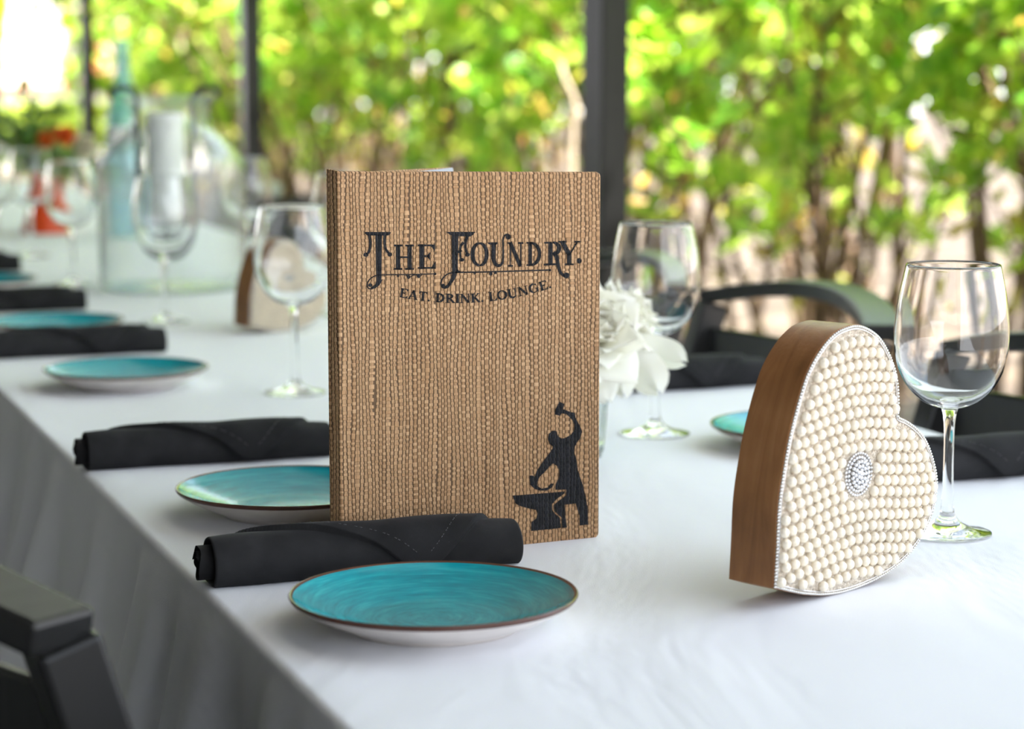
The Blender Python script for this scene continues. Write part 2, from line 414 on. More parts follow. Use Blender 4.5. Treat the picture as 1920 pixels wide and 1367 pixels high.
# posts that carry the added roof, in a line beside the table
PA = 1.62
def post(px, label, double):
    l = line_at(px, PA); o = empty('patio_post', TT(PA, l, 0), ANG)
    b = MB(); b.box((0,0,1.425), (.068,.068,2.85)); b.obj('upright', M['post'], o, False, .004)
    b = MB(); b.box((0,0,.006), (.13,.13,.012)); b.obj('base_plate', M['post'], o, False, .002)
    if double:
        b = MB(); b.box((-.022,.060,1.425), (.024,.05,2.85)); b.obj('side_channel', M['post'], o, False, .003)
    tag(o, label, 'post', 'black posts along the patio edge')
post(1142, 'thick black metal post rising directly behind the woven menu', True)
post(475, 'black metal post behind the big glass bottle', False)
post(171, 'slim black post in front of the pale house', False)
post(-3, 'farthest black post, cut by the left picture edge', False)

# ------------------------------------------------------------------ table and cloth
TW = 0.90; L0, L1 = -.46, 7.0
tb = empty('banquet_table', TT(TW/2, (L0+L1)/2, 0), ANG)
b = MB(); b.box((0, 0, T-.022), (TW-.05, L1-L0-.05, .03)); b.obj('tabletop', M['wood_table'], tb, False, .004)
for sx in (-1, 1):
    for sy in (-1, 1):
        b = MB(); b.box((sx*(TW/2-.09), sy*((L1-L0)/2-.12), (T-.037)/2), (.05, .05, T-.037)); b.obj('leg', M['wood_table'], tb, False, .004)
tag(tb, 'long banquet table standing under the white cloth', 'table')
def fold(l, side):
    p = l + .03*math.sin(l*5.1 + side) + .02*math.sin(l*11.3)
    return .55*math.sin(p*2*PI/.21 + side*1.7) + .30*math.sin(p*2*PI/.093 + .6) + .25*math.sin(p*2*PI/.47 + 2.1)
def cloth():
    cs = []                                             # cross-section: across, drop, which side hangs
    for k in range(17): cs.append((0, .255*(1-k/16)**1.2 + .007, -1))
    for k in range(1, 6): q = PI/2*k/6; cs.append((.007*(1-math.cos(q)), .007*(1-math.sin(q)), 0))
    for k in range(41): cs.append((.007 + (TW-.014)*k/40, 0, 0))
    for k in range(1, 6): q = PI/2*k/6; cs.append((TW-.007*(1-math.sin(q)), .007*(1-math.cos(q)), 0))
    for k in range(17): cs.append((TW, .255*(k/16)**1.2 + .007, 1))
    ls = []; l = L0
    while l < L1: ls.append(l); l += .011 if l < 1.8 else (.022 if l < 3 else .08)
    vs = []; fs = []; n = len(cs)
    for l in ls:
        for a, d, sd in cs:
            z = T - d; aa = a
            if sd:
                g = min(1.0, max(0, d-.007)/.22); f = fold(l, sd)
                aa += sd*(.010*g**.7*1.0 + (.034*f*g**.8) + .03*g)
            elif d == 0:
                z += .0005*math.sin(l*9 + a*4)*math.sin(a*13 + l*2)
            vs.append(TT(aa, l, z) - TT(0, 0, 0))
    for i in range(len(ls)-1):
        for k in range(n-1): fs.append((i*n+k, i*n+k+1, (i+1)*n+k+1, (i+1)*n+k))
    # near end hangs too
    base = len(vs); m = 8
    for j in range(1, m+1):
        for k, (a, d, sd) in enumerate(cs):
            p = vs[k].copy(); zz = min(p.z, T - .27*j/m); vs.append(Vector((p.x, p.y, zz)) - U*(.012 + .02*math.sin(k*.9)*j/m))
    for j in range(m):
        for k in range(n-1):
            A = (k, k+1) if j == 0 else (base+(j-1)*n+k, base+(j-1)*n+k+1)
            fs.append((A[0], base+j*n+k, base+j*n+k+1, A[1]))
    o = mesh_obj('tablecloth', vs, fs, M['cloth']); o.location = TT(0,0,0)
    tag(o, 'white tablecloth draped over the long banquet table', 'tablecloth')
cloth()

# ------------------------------------------------------------------ plates
def plate(name):
    o = empty(name)
    top = [(0,.0058),(.02,.0059),(.042,.0062),(.052,.0072),(.064,.0105),(.078,.0150),(.090,.0198),(.0972,.0236)]
    top = [(p.x, p.y) for p in spline([Vector((r,z,0)) for r, z in top], 5)]
    rim = [(.0972,.0236),(.0985,.0245),(.0997,.0245),(.1003,.0236),(.0998,.0224),(.0985,.0208)]
    und = [(.0985,.0208),(.090,.0155),(.078,.0096),(.066,.0046),(.061,.0022),(.059,0),(.056,0),(.054,.0022),(.03,.0028),(0,.0028)]
    lathe('glazed_face', top, M['teal'], o, 96)['label'] = 'teal glaze with fine brushed rings'
    lathe('rim_band', rim, M['rim'], o, 96)['label'] = 'dark brown rim'
    lathe('underside', und, M['cream'], o, 96)['label'] = 'cream stoneware underside'
    return o
def plate_at(px, py, side):                              # centre from a rim tip (side +1: left tip seen, -1: right tip) 
    p = onz(px, py, .0235); return Vector((p.x + side*.0995, p.y, T))
PL = [(plate_at(813, 1112, 0), 'nearest teal plate, in front of the rolled napkin by the menu'),
      (plate_at(332, 911, 1), 'teal plate partly hidden behind the left edge of the menu'),
      (plate_at(84, 689, 1), 'teal plate third along the table, left of the glass before the small heart'),
      (plate_at(230, 600, -1), 'teal plate lying between two black napkins, cut by the picture edge'),
      (plate_at(68, 522, -1), 'farthest teal plate, at the picture edge below the last napkin'),
      (plate_at(1333, 795, 1), 'teal plate half hidden behind the big pearl heart')]
p0 = plate('salad_plate')
for i, (c, lab) in enumerate(PL):
    o = p0 if i == 0 else dup(p0)
    o.location = c; o.rotation_euler = (0, 0, i*1.1); tag(o, lab, 'plate', 'teal plates on the table')

# ------------------------------------------------------------------ napkins
NL = .242
def napkin():
    o = empty('rolled_napkin')
    nx, nq = 260, 150; a0, b0 = .0225, .0198
    def surf(x, q, extra=0.0):                            # q: 0 top, towards the front (-y) positive
        w = 1 + .035*math.sin(x*38 + q) + .02*math.sin(x*90 + 2*q) + .02*math.sin(x*21 - 2*q)
        k = max(0.0, math.sin(q)) if -PI/2 < q < PI else 0
        qq = q if q > -PI else q
        s_ = (q + PI/2) / (PI*1.05)                       # 0 back .. 1 low front
        lift = 0.0
        if -.95 < q < 2.3:
            f = (q + .35) / 1.9                           # 0 at the crest .. 1 at the front
            xl = .045 + .088*f + .012*math.sin(f*3); xr = .222 - .034*f - .006*f*f
            e_ = lambda d: max(0, min(1, d/.0022))
            sm = lambda v: v*v*(3-2*v)
            lift = .0045*sm(e_(x - xl))*sm(e_(xr - x))*sm(max(0,min(1,(q+.95)/.3)))*sm(max(0,min(1,(2.3-q)/.2)))
        ta = 1 - .10*max(0, (x-.19)/.057)
        y = -a0*w*math.sin(q); z = b0*w*math.cos(q)
        ln = math.hypot(y, z); y += y/ln*(lift+extra); z += z/ln*(lift+extra)
        z = max(z, -b0*.82)
        return Vector((x, y*ta, (z + b0*.82)*ta))
    vs = []; fs = []
    xs = [NL*i/(nx-1) for i in range(nx)]
    for x in xs:
        for k in range(nq): vs.append(surf(x, -PI + 2*PI*k/nq))
    for i in range(nx-1):
        for k in range(nq): fs.append((i*nq+k, (i+1)*nq+k, (i+1)*nq+(k+1)%nq, i*nq+(k+1)%nq))
    for end in (0, nx-1):                                 # rolled mouth: lip, hollow, bottom
        prev = [end*nq+k for k in range(nq)]; sg = 1 if end == 0 else -1
        c = Vector((0, 0, b0*.82))
        for sc, dx in ((.96, -.0012), (.90, 0), (.86, .004), (.80, .022)):
            cur = []
            for k in range(nq):
                p = vs[end*nq+k]; vs.append(Vector((p.x + sg*dx, p.y*sc, c.z + (p.z-c.z)*sc))); cur.append(len(vs)-1)
            for k in range(nq): fs.append((prev[k], prev[(k+1)%nq], cur[(k+1)%nq], cur[k]))
            prev = cur
        fs.append(tuple(prev))
    mb = MB(); mb.add(vs, fs); mb.obj('wrap', M['napkin'], o)
    for x0, x1 in ((-.010, .05), (NL-.05, NL-.003)):      # the cloth coiled inside
        n = 60; v = []; f = []; mb = MB()
        for i in range(n+1):
            q = 2.3*2*PI*i/n; r = .0162 - .0105*i/n + .0006*math.sin(q*3)
            jag = .0012*math.sin(i*.31) + .0006*math.sin(i*.83)
            for x in (x0 + jag if x0 < 0 else x0, x1 if x0 < 0 else x1 + jag*.5): v.append((x, r*math.cos(q)*1.05, b0*.82 + r*math.sin(q)*.92))
        for i in range(n): f.append((2*i, 2*i+1, 2*i+3, 2*i+2))
        mb.add(v, f); mb.obj('inner_fold', M['napkin'], o)
    mb = MB()                                             # hem stitching on the flap
    for side in (0, 1):
        n = 26
        for i in range(n):
            q0 = -.25 + 1.75*i/n; q1 = q0 + .04
            pts = []
            for q in (q0, q1):
                f = (q + .35)/1.9
                x = (.045 + .088*f + .012*math.sin(f*3) + .021) if side == 0 else (.222 - .034*f - .006*f*f - .019)
                pts.append(surf(x, q, .0002))
            if i % 3 != 2: mb.tube(pts, .00028, 4)
    mb.obj('stitching', M['stitch'], o)['label'] = 'grey stitched hem lines'
    return o
n0 = napkin()
def nap_left(px, py, end):                                # a table-level pixel of an end of the roll
    p = onz(px, py); 
    return p if end == 'a' else p - V*NL
NP = [(nap_left(406, 1107, 'a') + U*.020, 0, 'rolled black napkin with a diagonal fold between the menu and the nearest plate'),
      (nap_left(168, 886, 'a') + U*.020, .0, 'rolled black napkin whose end reaches behind the left side of the menu'),
      (nap_left(313, 662, 'b') + U*.020, 0, 'rolled black napkin just behind the third plate along the table'),
      (nap_left(163, 582, 'b') + U*.020, 0, 'rolled black napkin right behind the plate that the picture edge cuts'),
      (nap_left(39, 510, 'b') + U*.018, 0, 'farthest black napkin roll, only its end in view'),
      (TT(.655, .545, T), 0, 'black napkin roll on the hedge side, behind the stem of the nearest wine glass'),
      (TT(.648, 1.19, T), 0, 'black napkin roll on the hedge side, between the white roses and the pearl heart')]
for i, (c, r, lab) in enumerate(NP):
    o = n0 if i == 0 else dup(n0)
    c = Vector(c); c.z = T + .0003; o.location = c; o.rotation_euler = (0, 0, ANG + r); tag(o, lab, 'napkin', 'rolled black napkins')
    if i in (2, 3): o.scale = (1, 1, 1)

# ------------------------------------------------------------------ wine glasses
def wine_glass():
    o = empty('wine_glass')
    foot = [(0,.0004),(.018,.0003),(.033,.0002),(.0364,.0008),(.0370,.0016),(.0355,.0026),(.028,.0040),(.019,.0062),(.011,.0105),(.0068,.016),(.0055,.022)]
    stem = [(.0055,.022),(.0047,.034),(.0043,.055),(.0042,.072),(.0044,.086),(.0050,.0965),(.0062,.103),(.0080,.1062)]
    bo = [(.0080,.1062),(.014,.1076),(.024,.1125),(.0345,.1225),(.0425,.137),(.0462,.152),(.0470,.165),(.0462,.181),(.0438,.199),(.0408,.2135),(.0386,.2240)]
    bi = [(.0386,.2240),(.0381,.2248),(.0375,.2240),(.0397,.2133),(.0427,.1988),(.0451,.181),(.0459,.165),(.0451,.152),(.0415,.138),(.0335,.1242),(.0228,.1148),(.0125,.1108),(.005,.1102),(0,.1102)]
    sp = lambda P, n=5: [(max(0, p.x), p.y) for p in spline([Vector((r, z, 0)) for r, z in P], n)]
    full = sp(foot + stem[1:] + bo[1:], 5)
    i1 = 5*(len(foot)-1); i2 = i1 + 5*(len(stem)-1)
    lathe('foot', full[:i1+1], M['glass'], o, 72); lathe('stem', full[i1:i2+1], M['glass'], o, 40)
    lathe('bowl', full[i2:] + sp(bi, 5)[1:], M['glass'], o, 80)
    # stem and its neighbours share 40/72/80 segments: same rings, tight joints
    return o
g0 = wine_glass()
GL = [((1775, 1001), 'nearest wine glass, standing behind the big pearl heart'),
      ((1228, 815), 'wine glass standing behind the white roses'),
      ((553, 738), 'wine glass standing in front of the small pearl heart'),
      ((310, 605), 'wine glass standing in front of the big glass bottle'),
      ((137, 536), 'wine glass standing just left of the big glass bottle'),
      ((60, 481), 'wine glass standing in front of the orange vase'),
      ((-4, 480), 'wine glass cut off by the left picture edge'),
      ('h', TT(.645, 2.86, T), 'wine glass on the hedge side peeking out behind the big glass bottle'),
      ('h', onz(643, 592), 'wine glass almost wholly hidden behind the upper left corner of the menu')]
for i, g in enumerate(GL):
    o = g0 if i == 0 else dup(g0)
    c = onz(*g[0]) if g[0] != 'h' else g[1]
    o.location = (c.x, c.y, T + .0002); o.rotation_euler = (0, 0, i*.7); tag(o, g[-1], 'wine glass', 'empty wine glasses')

# ------------------------------------------------------------------ menu
br = onz(1123, 1008); bq = onz(972, 1023.5)
D = Vector((br.x-bq.x, br.y-bq.y, 0)).normalized()        # front cover, spine to fore-edge
NRM = Vector((D.y, -D.x, 0))                              # front cover faces this way
def on_cover(px, py):
    d = ray(px, py); k = (br - CAM).dot(NRM)/d.dot(NRM); return CAM + d*k
bl = on_cover(640, 1000); bl.z = T
MW = (Vector((br.x, br.y, 0)) - Vector((bl.x, bl.y, 0))).length
MA = math.atan2(D.y, D.x)
hl = on_cover(640, 321).z - T; hr = on_cover(1132, 322).z - T
menu = empty('menu', (bl.x, bl.y, T), MA)
def cv(px, py):                                           # picture point -> (x, z) on the front cover
    p = on_cover(px, py); return ((p - bl).dot(D), p.z - T)
def board(name, w, h0, h1, th, parent, mat, loc=(0,0,0), rz=0.0, rc=.004):
    pts = []
    cs = [(0,0),(w,0),(w,h1),(0,h0)]
    for i, (x, z) in enumerate(cs):
        if i in (1, 2):
            sx, sz = -1, (1 if i == 1 else -1)
            for k in range(5):
                q = PI/2*k/4
                if i == 1: pts.append((x - rc + rc*math.sin(q), z + rc - rc*math.cos(q)))
                else: pts.append((x - rc + rc*math.cos(q), z - rc + rc*math.sin(q)))
        else: pts.append((x, z))
    n = len(pts); vs = [(x, 0, z) for x, z in pts] + [(x, th, z) for x, z in pts]
    bm = bmesh.new(); bv = [bm.verts.new(v) for v in vs]
    bm.faces.new(bv[:n][::-1]); bm.faces.new(bv[n:])
    for i in range(n): bm.faces.new((bv[i], bv[(i+1)%n], bv[n+(i+1)%n], bv[n+i]))
    o = bm_obj(name, bm, mat, parent, smooth=False, bevel=.0012); o.location = loc; o.rotation_euler = (0,0,rz); return o
fc = board('front_cover', MW, hl, hr, .0036, menu, M['weave'])
bdir = math.atan2(.93, .37) - MA                          # back cover opens away behind
sdir = math.atan2(.687, -.727) - MA
SPW = .0135
sp_end = Vector((math.cos(sdir)*SPW, math.sin(sdir)*SPW, 0))
so = board('spine', SPW, hl, hl+.0015, .003, menu, M['weave'], (.0, .0, 0), sdir, .0008)
so.scale = (1, -1, 1)
bo = board('back_cover', .240, hl-.0022, hl-.0062, .0042, menu, M['weave'], (sp_end.x, sp_end.y, 0), bdir)
bo.scale = (1, -1, 1)
ip = board('inner_lining', .232, hl-.010, hl-.0085, .0008, menu, M['paper'], (sp_end.x, sp_end.y, .0), bdir, .002)
off = Vector((math.cos(bdir), math.sin(bdir), 0)); nb = Vector((off.y, -off.x, 0))
ip.location = sp_end + nb*.0048 + off*.005 + Vector((0,0,.002)); ip['label'] = 'blue grey paper lining of the back cover'

# --- printing on the front cover
class Print:
    def __init__(s): s.v = []; s.f = []
    def poly(s, pts):                                      # pts in (x, z) on the cover
        n = len(s.v); P = [Vector((x, -.00035, z)) for x, z in pts]; s.v += P
        for t in tessellate_polygon([[Vector((x, z, 0)) for x, z in pts]]): s.f.append(tuple(i+n for i in t))
    def obj(s, name):
        # face the front
        me = bpy.data.meshes.new(name); fs = []
        for a, b, c in s.f:
            nn = (s.v[b]-s.v[a]).cross(s.v[c]-s.v[a]); fs.append((a,b,c) if nn.y < 0 else (a,c,b))
        return mesh_obj(name, s.v, fs, M['weave_print'], menu, False)
def ribbon(pts, w0, w1=None):                              # stroke outline
    pts = [Vector((p[0], p[1])) for p in pts]; n = len(pts); L_ = []; R_ = []
    for i, p in enumerate(pts):
        t = (pts[min(i+1,n-1)] - pts[max(i-1,0)]).normalized(); nn = Vector((-t.y, t.x))
        if isinstance(w0, (list, tuple)): w = w0[i]
        else: w = w0 + ((w1 if w1 is not None else w0) - w0)*i/(n-1)
        L_.append(p + nn*w/2); R_.append(p - nn*w/2)
    return [(q.x, q.y) for q in L_ + R_[::-1]]
def arc(cx, cy, rx, ry, a0, a1, n=22): return [(cx + rx*math.cos(R(a0+(a1-a0)*i/n)), cy + ry*math.sin(R(a0+(a1-a0)*i/n))) for i in range(n+1)]
def seg(x0, y0, x1, y1, w): return ribbon([(x0,y0),(x1,y1)], w)
def ell(cx, cy, rx, ry, thick, thin):                      # modulated oval, as two halves
    o = []
    for a0, a1 in ((90, 270), (-90, 90)):
        p = arc(cx, cy, rx, ry, a0, a1); n = len(p)
        o.append(ribbon(p, [thin + (thick-thin)*math.sin(PI*i/(n-1)) for i in range(n)]))
    return o
def half(cx, cy, rx, ry, thick, thin):
    p = arc(cx, cy, rx, ry, 90, -90); n = len(p)
    return [ribbon(p, [thin + (thick-thin)*math.sin(PI*i/(n-1)) for i in range(n)])]
def glyph(c, th=.2, tn=.09):
    sf = lambda x, y, w=.36: seg(x-w/2, y + (.035 if y < .5 else -.035), x+w/2, y + (.035 if y < .5 else -.035), .07)
    if c == 'E': return .82, [seg(.22,0,.22,1,th), seg(.05,.955,.74,.955,tn), seg(.05,.045,.77,.045,tn), seg(.22,.52,.56,.52,tn), [(.77,1),(.77,.70),(.60,.93)], [(.80,0),(.80,.33),(.62,.07)], [(.56,.68),(.56,.36),(.40,.52)]]
    if c == 'A': return .95, [seg(.12,0,.45,1,tn), seg(.42,1,.78,0,th), seg(.22,.33,.62,.33,.08), sf(.13,0,.3), sf(.77,0,.38)]
    if c == 'T': return .86, [seg(.43,0,.43,1,th), seg(.05,.955,.81,.955,tn), [(.04,1),(.04,.68),(.24,.94)], [(.82,1),(.82,.68),(.62,.94)], sf(.43,0,.44)]
    if c == 'D': return .92, [seg(.22,0,.22,1,th), sf(.2,1,.4), sf(.2,0,.4)] + half(.24,.5,.52,.455,th,tn)
    if c == 'R': return .92, [seg(.22,0,.22,1,th), sf(.2,1,.4), sf(.22,0,.42), seg(.44,.50,.82,.02,th*.9), sf(.84,0,.22)] + half(.26,.725,.40,.23,th*.9,tn)
    if c == 'I': return .44, [seg(.22,0,.22,1,th), sf(.22,1,.42), sf(.22,0,.42)]
    if c == 'N': return 1.0, [seg(.17,0,.17,1,tn), seg(.17,.98,.80,.03,th), seg(.82,0,.82,1,tn), sf(.12,1,.26), sf(.82,1,.34), sf(.17,0,.34)]
    if c == 'K': return .95, [seg(.22,0,.22,1,th), sf(.22,1,.42), sf(.22,0,.42), seg(.28,.40,.76,.97,tn), seg(.40,.56,.80,.02,th*.9), sf(.76,1,.28), sf(.82,0,.26)]
    if c == 'L': return .80, [seg(.22,0,.22,1,th), sf(.22,1,.42), seg(.05,.045,.76,.045,tn), [(.79,0),(.79,.34),(.60,.07)]]
    if c == 'O': return .96, ell(.48,.5,.38,.455,th,tn)
    if c == 'U': 
        p = [(.22,1),(.22,.34)] + arc(.50,.32,.28,.28,180,360,14) + [(.78,.36),(.78,1)]
        n = len(p); return 1.0, [ribbon(p, [th if i < n*.45 else (th+(tn-th)*min(1,(i-n*.45)/(n*.3))) for i in range(n)]), sf(.22,1,.42), sf(.80,1,.32)]
    if c == 'G': return .98, [ribbon(arc(.50,.5,.38,.455,55,270,24), [tn+(th-tn)*math.sin(PI*i/24) for i in range(25)]), ribbon(arc(.50,.5,.34,.455,270,325,8), tn, tn), seg(.80,.06,.80,.44,th*.85), sf(.78,.43,.36), [(.80,.98),(.80,.68),(.66,.90)]]
    if c == 'H': return 1.0, [seg(.22,0,.22,1,th), seg(.78,0,.78,1,th), seg(.22,.5,.78,.5,tn), sf(.22,1,.42), sf(.22,0,.42), sf(.78,1,.42), sf(.78,0,.42)]
    if c == 'Y': return .95, [seg(.14,.98,.48,.42,th), seg(.84,.98,.48,.42,tn), seg(.47,0,.47,.48,th), sf(.16,1,.38), sf(.84,1,.28), sf(.47,0,.42)]
    if c == '.': return .30, [arc(.12,.10,.11,.11,0,360,14)[:-1]]
def zc(x, y): return cv(660 + x/4.174, 410 + y/4.174)       # tracing coordinates over the title
pr = Print()
def put(c, x0, x1, yt, yb):
    w, ps = glyph(c, .21, .07)
    for p in ps: pr.poly([zc(x0 + (x1-x0)*x/w, yb + (yt-yb)*y) for x, y in p])
for c, *bx in (('H',325,485,203,400), ('E',505,658,200,394), ('O',928,1068,184,374), ('N',1216,1342,184,376), ('D',1364,1488,182,370), ('Y',1618,1782,174,364)): put(c, *bx)
Z = lambda pts: pr.poly([zc(x, y) for x, y in pts])
# T with hanging arms and looped foot
Z([(97,104),(303,104),(300,118),(282,132),(120,132),(102,118)])
Z([(183,125),(233,125),(230,480),(243,470),(214,520),(180,545),(150,552),(150,535),(180,515),(190,490)])
Z(ribbon(spline([(135,130,0),(142,180,0),(140,230,0),(125,272,0)],6), 24, 20)); Z(arc(108,282,20,17,0,360,16)[:-1])
Z(ribbon(spline([(258,130,0),(255,180,0),(262,235,0),(285,268,0)],6), 24, 18)); Z(arc(295,280,18,17,0,360,16)[:-1])
Z(ribbon(spline([(160,548,0),(128,545,0),(118,515,0),(135,478,0),(180,448,0),(250,440,0),(450,437,0),(650,431,0)],8), 10, 8)); Z(arc(142,520,17,14,0,360,14)[:-1])
for x, y, r in ((360,449,9), (440,452,13), (520,448,12), (648,432,11)): Z(arc(x, y, r, r, 0, 360, 10)[:-1])
Z(ribbon(spline([(425,440,0),(440,468,0),(470,445,0),(500,440,0),(520,462,0),(545,440,0)],6), 6))
# F with hooked arms and looped foot
Z([(733,103),(965,103),(945,128),(925,140),(800,136),(770,128)])
Z([(778,125),(832,125),(826,410),(812,460),(785,500),(755,540),(728,550),(712,540),(745,515),(775,465),(782,420)])
Z(ribbon(spline([(905,130,0),(888,180,0),(888,235,0),(900,275,0)],6), 26, 16)); Z(arc(903,282,19,15,0,360,16)[:-1])
Z(ribbon([(826,262),(850,250),(856,258)], 20)); Z(ribbon(spline([(872,185,0),(850,215,0),(846,260,0),(850,310,0)],6), 22, 14)); Z(arc(858,322,20,14,0,360,16)[:-1])
Z(ribbon(spline([(728,545,0),(703,535,0),(697,500,0),(715,460,0),(760,428,0),(840,420,0),(1000,418,0),(1280,410,0),(1552,402,0)],8), 10, 11)); Z(arc(712,523,17,14,0,360,14)[:-1])
for x, y, r in ((960,426,10), (1085,432,14), (1120,424,10), (1548,403,11)): Z(arc(x, y, r, r, 0, 360, 10)[:-1])
Z(ribbon([(816,395),(830,415),(850,418)], 18))
# U with the long curl
Z(ribbon([(1108,192),(1106,300)] + arc(1146,300,40,68,180,30,12)[1:] + [(1182,250),(1180,170)] + [(p.x,p.y) for p in spline([(1184,150,0),(1198,128,0),(1222,120,0)],5)], [36,36] + [34-1.6*i for i in range(12)] + [13,13] + [12]*11)); Z(arc(1222,142,20,22,0,360,16)[:-1]); Z([(1062,186),(1140,184),(1138,196),(1126,204),(1088,206),(1066,198)])
# R whose leg sweeps below the line
Z([(1535,188),(1570,186),(1570,360),(1535,362)]); Z([(1502,182),(1560,180),(1560,194),(1505,196)]); Z([(1500,352),(1600,348),(1600,364),(1500,368)])
p = arc(1570,232,50,46,-90,90); Z(ribbon(p, [14+20*math.sin(PI*i/(len(p)-1)) for i in range(len(p))]))
Z(ribbon(spline([(1575,262,0),(1600,300,0),(1612,360,0),(1630,420,0),(1665,452,0)],6), 34, 22)); Z(arc(1676,444,25,23,0,360,16)[:-1])
Z(arc(1777,330,20,22,0,360,16)[:-1])
# tag line on its curve
txt = 'EAT. DRINK. LOUNGE.'
Aq = lambda f: (365 + 1205*f, 612 + 265*f*(1-f)*1.22 - 74*f)   # baseline (bottom of letters) from left to right
ws = [(.42 if c == ' ' else glyph(c)[0] + .03) for c in txt]; tot = sum(ws); pos = 0
for c, w in zip(txt, ws):
    if c != ' ':
        f = (pos + w/2)/tot; x, y = Aq(f); x2, y2 = Aq(f + .01); an = math.atan2(y2-y, x2-x)
        sc = 72.0; sx = 1205/tot
        for pl in glyph(c, .22, .10)[1]:
            q = []
            for gx, gy in pl:
                lx = (gx - w/2)*sx; ly = -gy*sc
                q.append(zc(x + lx*math.cos(an) - ly*math.sin(an), y + lx*math.sin(an) + ly*math.cos(an)))
            pr.poly(q)
    pos += w
pr.obj('lettering')['label'] = 'black printed title with a curved line of small capitals beneath'
# the smith at the anvil
pr = Print()
zb = lambda x, y: cv(930 + x/4.555, 730 + y/4.555)
smith = [(540,105),(582,125),(572,168),(640,195),(672,200),(680,250),(715,310),(735,360),(722,410),(690,455),(672,490),(668,540),(690,620),(700,700),(735,800),(765,910),(780,1010),(787,1155),(712,1163),(712,1080),(690,1010),(680,975),(585,985),(590,1080),(605,1180),(562,1185),(560,1095),(520,1060),(494,1035),(490,988),(535,952),(597,905),(598,856),(505,858),(507,810),(535,760),(540,690),(520,655),(485,632),(455,660),(430,690),(370,750),(350,790),(352,825),(390,848),(440,838),(465,805),(490,805),(480,838),(430,865),(370,865),(330,850),(290,815),(285,735),(310,735),(330,745),(345,700),(390,630),(440,565),(480,510),(485,490),(455,465),(440,425),(450,380),(480,352),(515,355),(528,400),(560,420),(590,415),(640,385),(665,350),(668,300),(650,262),(625,235),(600,212),(560,205),(545,225),(500,215),(505,170),(525,135)]
anvil = [(140,908),(586,872),(584,890),(520,935),(478,980),(480,1030),(500,1060),(545,1095),(552,1185),(298,1210),(300,1135),(345,1100),(352,1060),(340,1030),(270,1015),(200,995),(165,975)]
pr.poly([zb(*p) for p in smith]); pr.poly([zb(*p) for p in anvil])
pr.obj('emblem')['label'] = 'black printed silhouette of a smith swinging a hammer over an anvil'
tag(menu, 'tan woven menu with black lettering and a smith emblem, standing half open on the cloth', 'menu')

# ------------------------------------------------------------------ pearl hearts
HT = R(45); HC = onz(1545, 1121)
hn = Vector((math.sin(HT), -math.cos(HT), 0)); hr_ = Vector((math.cos(HT), math.sin(HT), 0))
def hp(px, py):
    d = ray(px, py); k = (HC - CAM).dot(hn)/d.dot(hn); w = CAM + d*k; return Vector(((w-HC).dot(hr_), w.z - T, 0))
hA = [(1448.6,1107),(1452.6,1032.5),(1456.6,952),(1466.7,879.6),(1478.7,815),(1498.8,738.8),(1515,694.6),(1539,654),(1563,628),(1587,616),(1607,613),(1627.6,620),(1647.7,636),(1663.8,662),(1675.8,692.6),(1682,722.7),(1684,759),(1683,785)]
hB = [(1683,785),(1700,793),(1720,809),(1736,831),(1748,863.5),(1755.5,899.7),(1754,932),(1748,964),(1736,996),(1716,1028.5),(1692,1056.6),(1663.8,1078.7),(1631.6,1096.8),(1591,1113),(1551,1121),(1511,1120.5),(1478.7,1115),(1448.6,1107)]
out_ = spline([hp(*p) for p in hA], 5)[:-1] + spline([hp(*p) for p in hB], 5)[:-1]
zmin = min(p.y for p in out_); out_ = [Vector((p.x, p.y - zmin, 0)) for p in out_]
NO = len(out_)
def inset(d):
    o = []
    for i in range(NO):
        t = (out_[(i+1)%NO] - out_[i-1]).normalized(); o.append(out_[i] + Vector((t.y, -t.x, 0))*d)
    return o
area = sum(out_[i].x*out_[(i+1)%NO].y - out_[(i+1)%NO].x*out_[i].y for i in range(NO))
SGN = -1 if area > 0 else 1                                # inward side
HD = .040
heart = empty('pearl_heart', (HC.x, HC.y, T), HT)
mb = MB(); n = NO
mb.add([(p.x, .0, p.y) for p in out_] + [(p.x, HD, p.y) for p in out_], [(i, (i+1)%n, n+(i+1)%n, n+i) for i in range(n)])
for y in (0, HD):
    mb.add([(p.x, y, p.y) for p in out_], [tuple(t) for t in tessellate_polygon([out_])])
hb = mb.obj('wooden_block', M['wood'], heart, False); hb['label'] = 'brown stained wooden body'
bm = bmesh.new(); bm.from_mesh(hb.data); bmesh.ops.remove_doubles(bm, verts=bm.verts, dist=1e-6); bmesh.ops.recalc_face_normals(bm, faces=bm.faces)
for f in bm.faces: f.smooth = abs(f.normal.y) < .5
bm.to_mesh(hb.data); bm.free()
try: hb.data.set_sharp_from_angle(angle=R(40))
except Exception: pass
ins = inset(.0016*SGN)
mb = MB(); mb.add([(p.x, -.0008, p.y) for p in ins], [tuple(t) for t in tessellate_polygon([ins])])
mb.add([(p.x, -.0008, p.y) for p in ins] + [(p.x, .001, p.y) for p in ins], [(i, (i+1)%n, n+(i+1)%n, n+i) for i in range(n)])
mb.obj('inlay', M['inlay'], heart, False)['label'] = 'beige ground of tiny beads'
def walk(poly, step):
    o = []; acc = 0
    for i in range(len(poly)):
        a, b_ = poly[i], poly[(i+1)%len(poly)]; L = (b_-a).length
        while acc < L: o.append(a.lerp(b_, acc/L)); acc += step
        acc -= L
    return o
mb = MB()
for p in walk(inset(.0013*SGN), .0025): mb.ball((p.x, -.0010, p.y), .0011, 8, 5)
mb.obj('bead_trim', M['bead'], heart)['label'] = 'row of tiny silver beads round the edge'
mb = MB(); q = inset(.0032*SGN); mb.tube([(p.x, -.0012, p.y) for p in q] + [(q[0].x, -.0012, q[0].y)], .0005, 6, False)
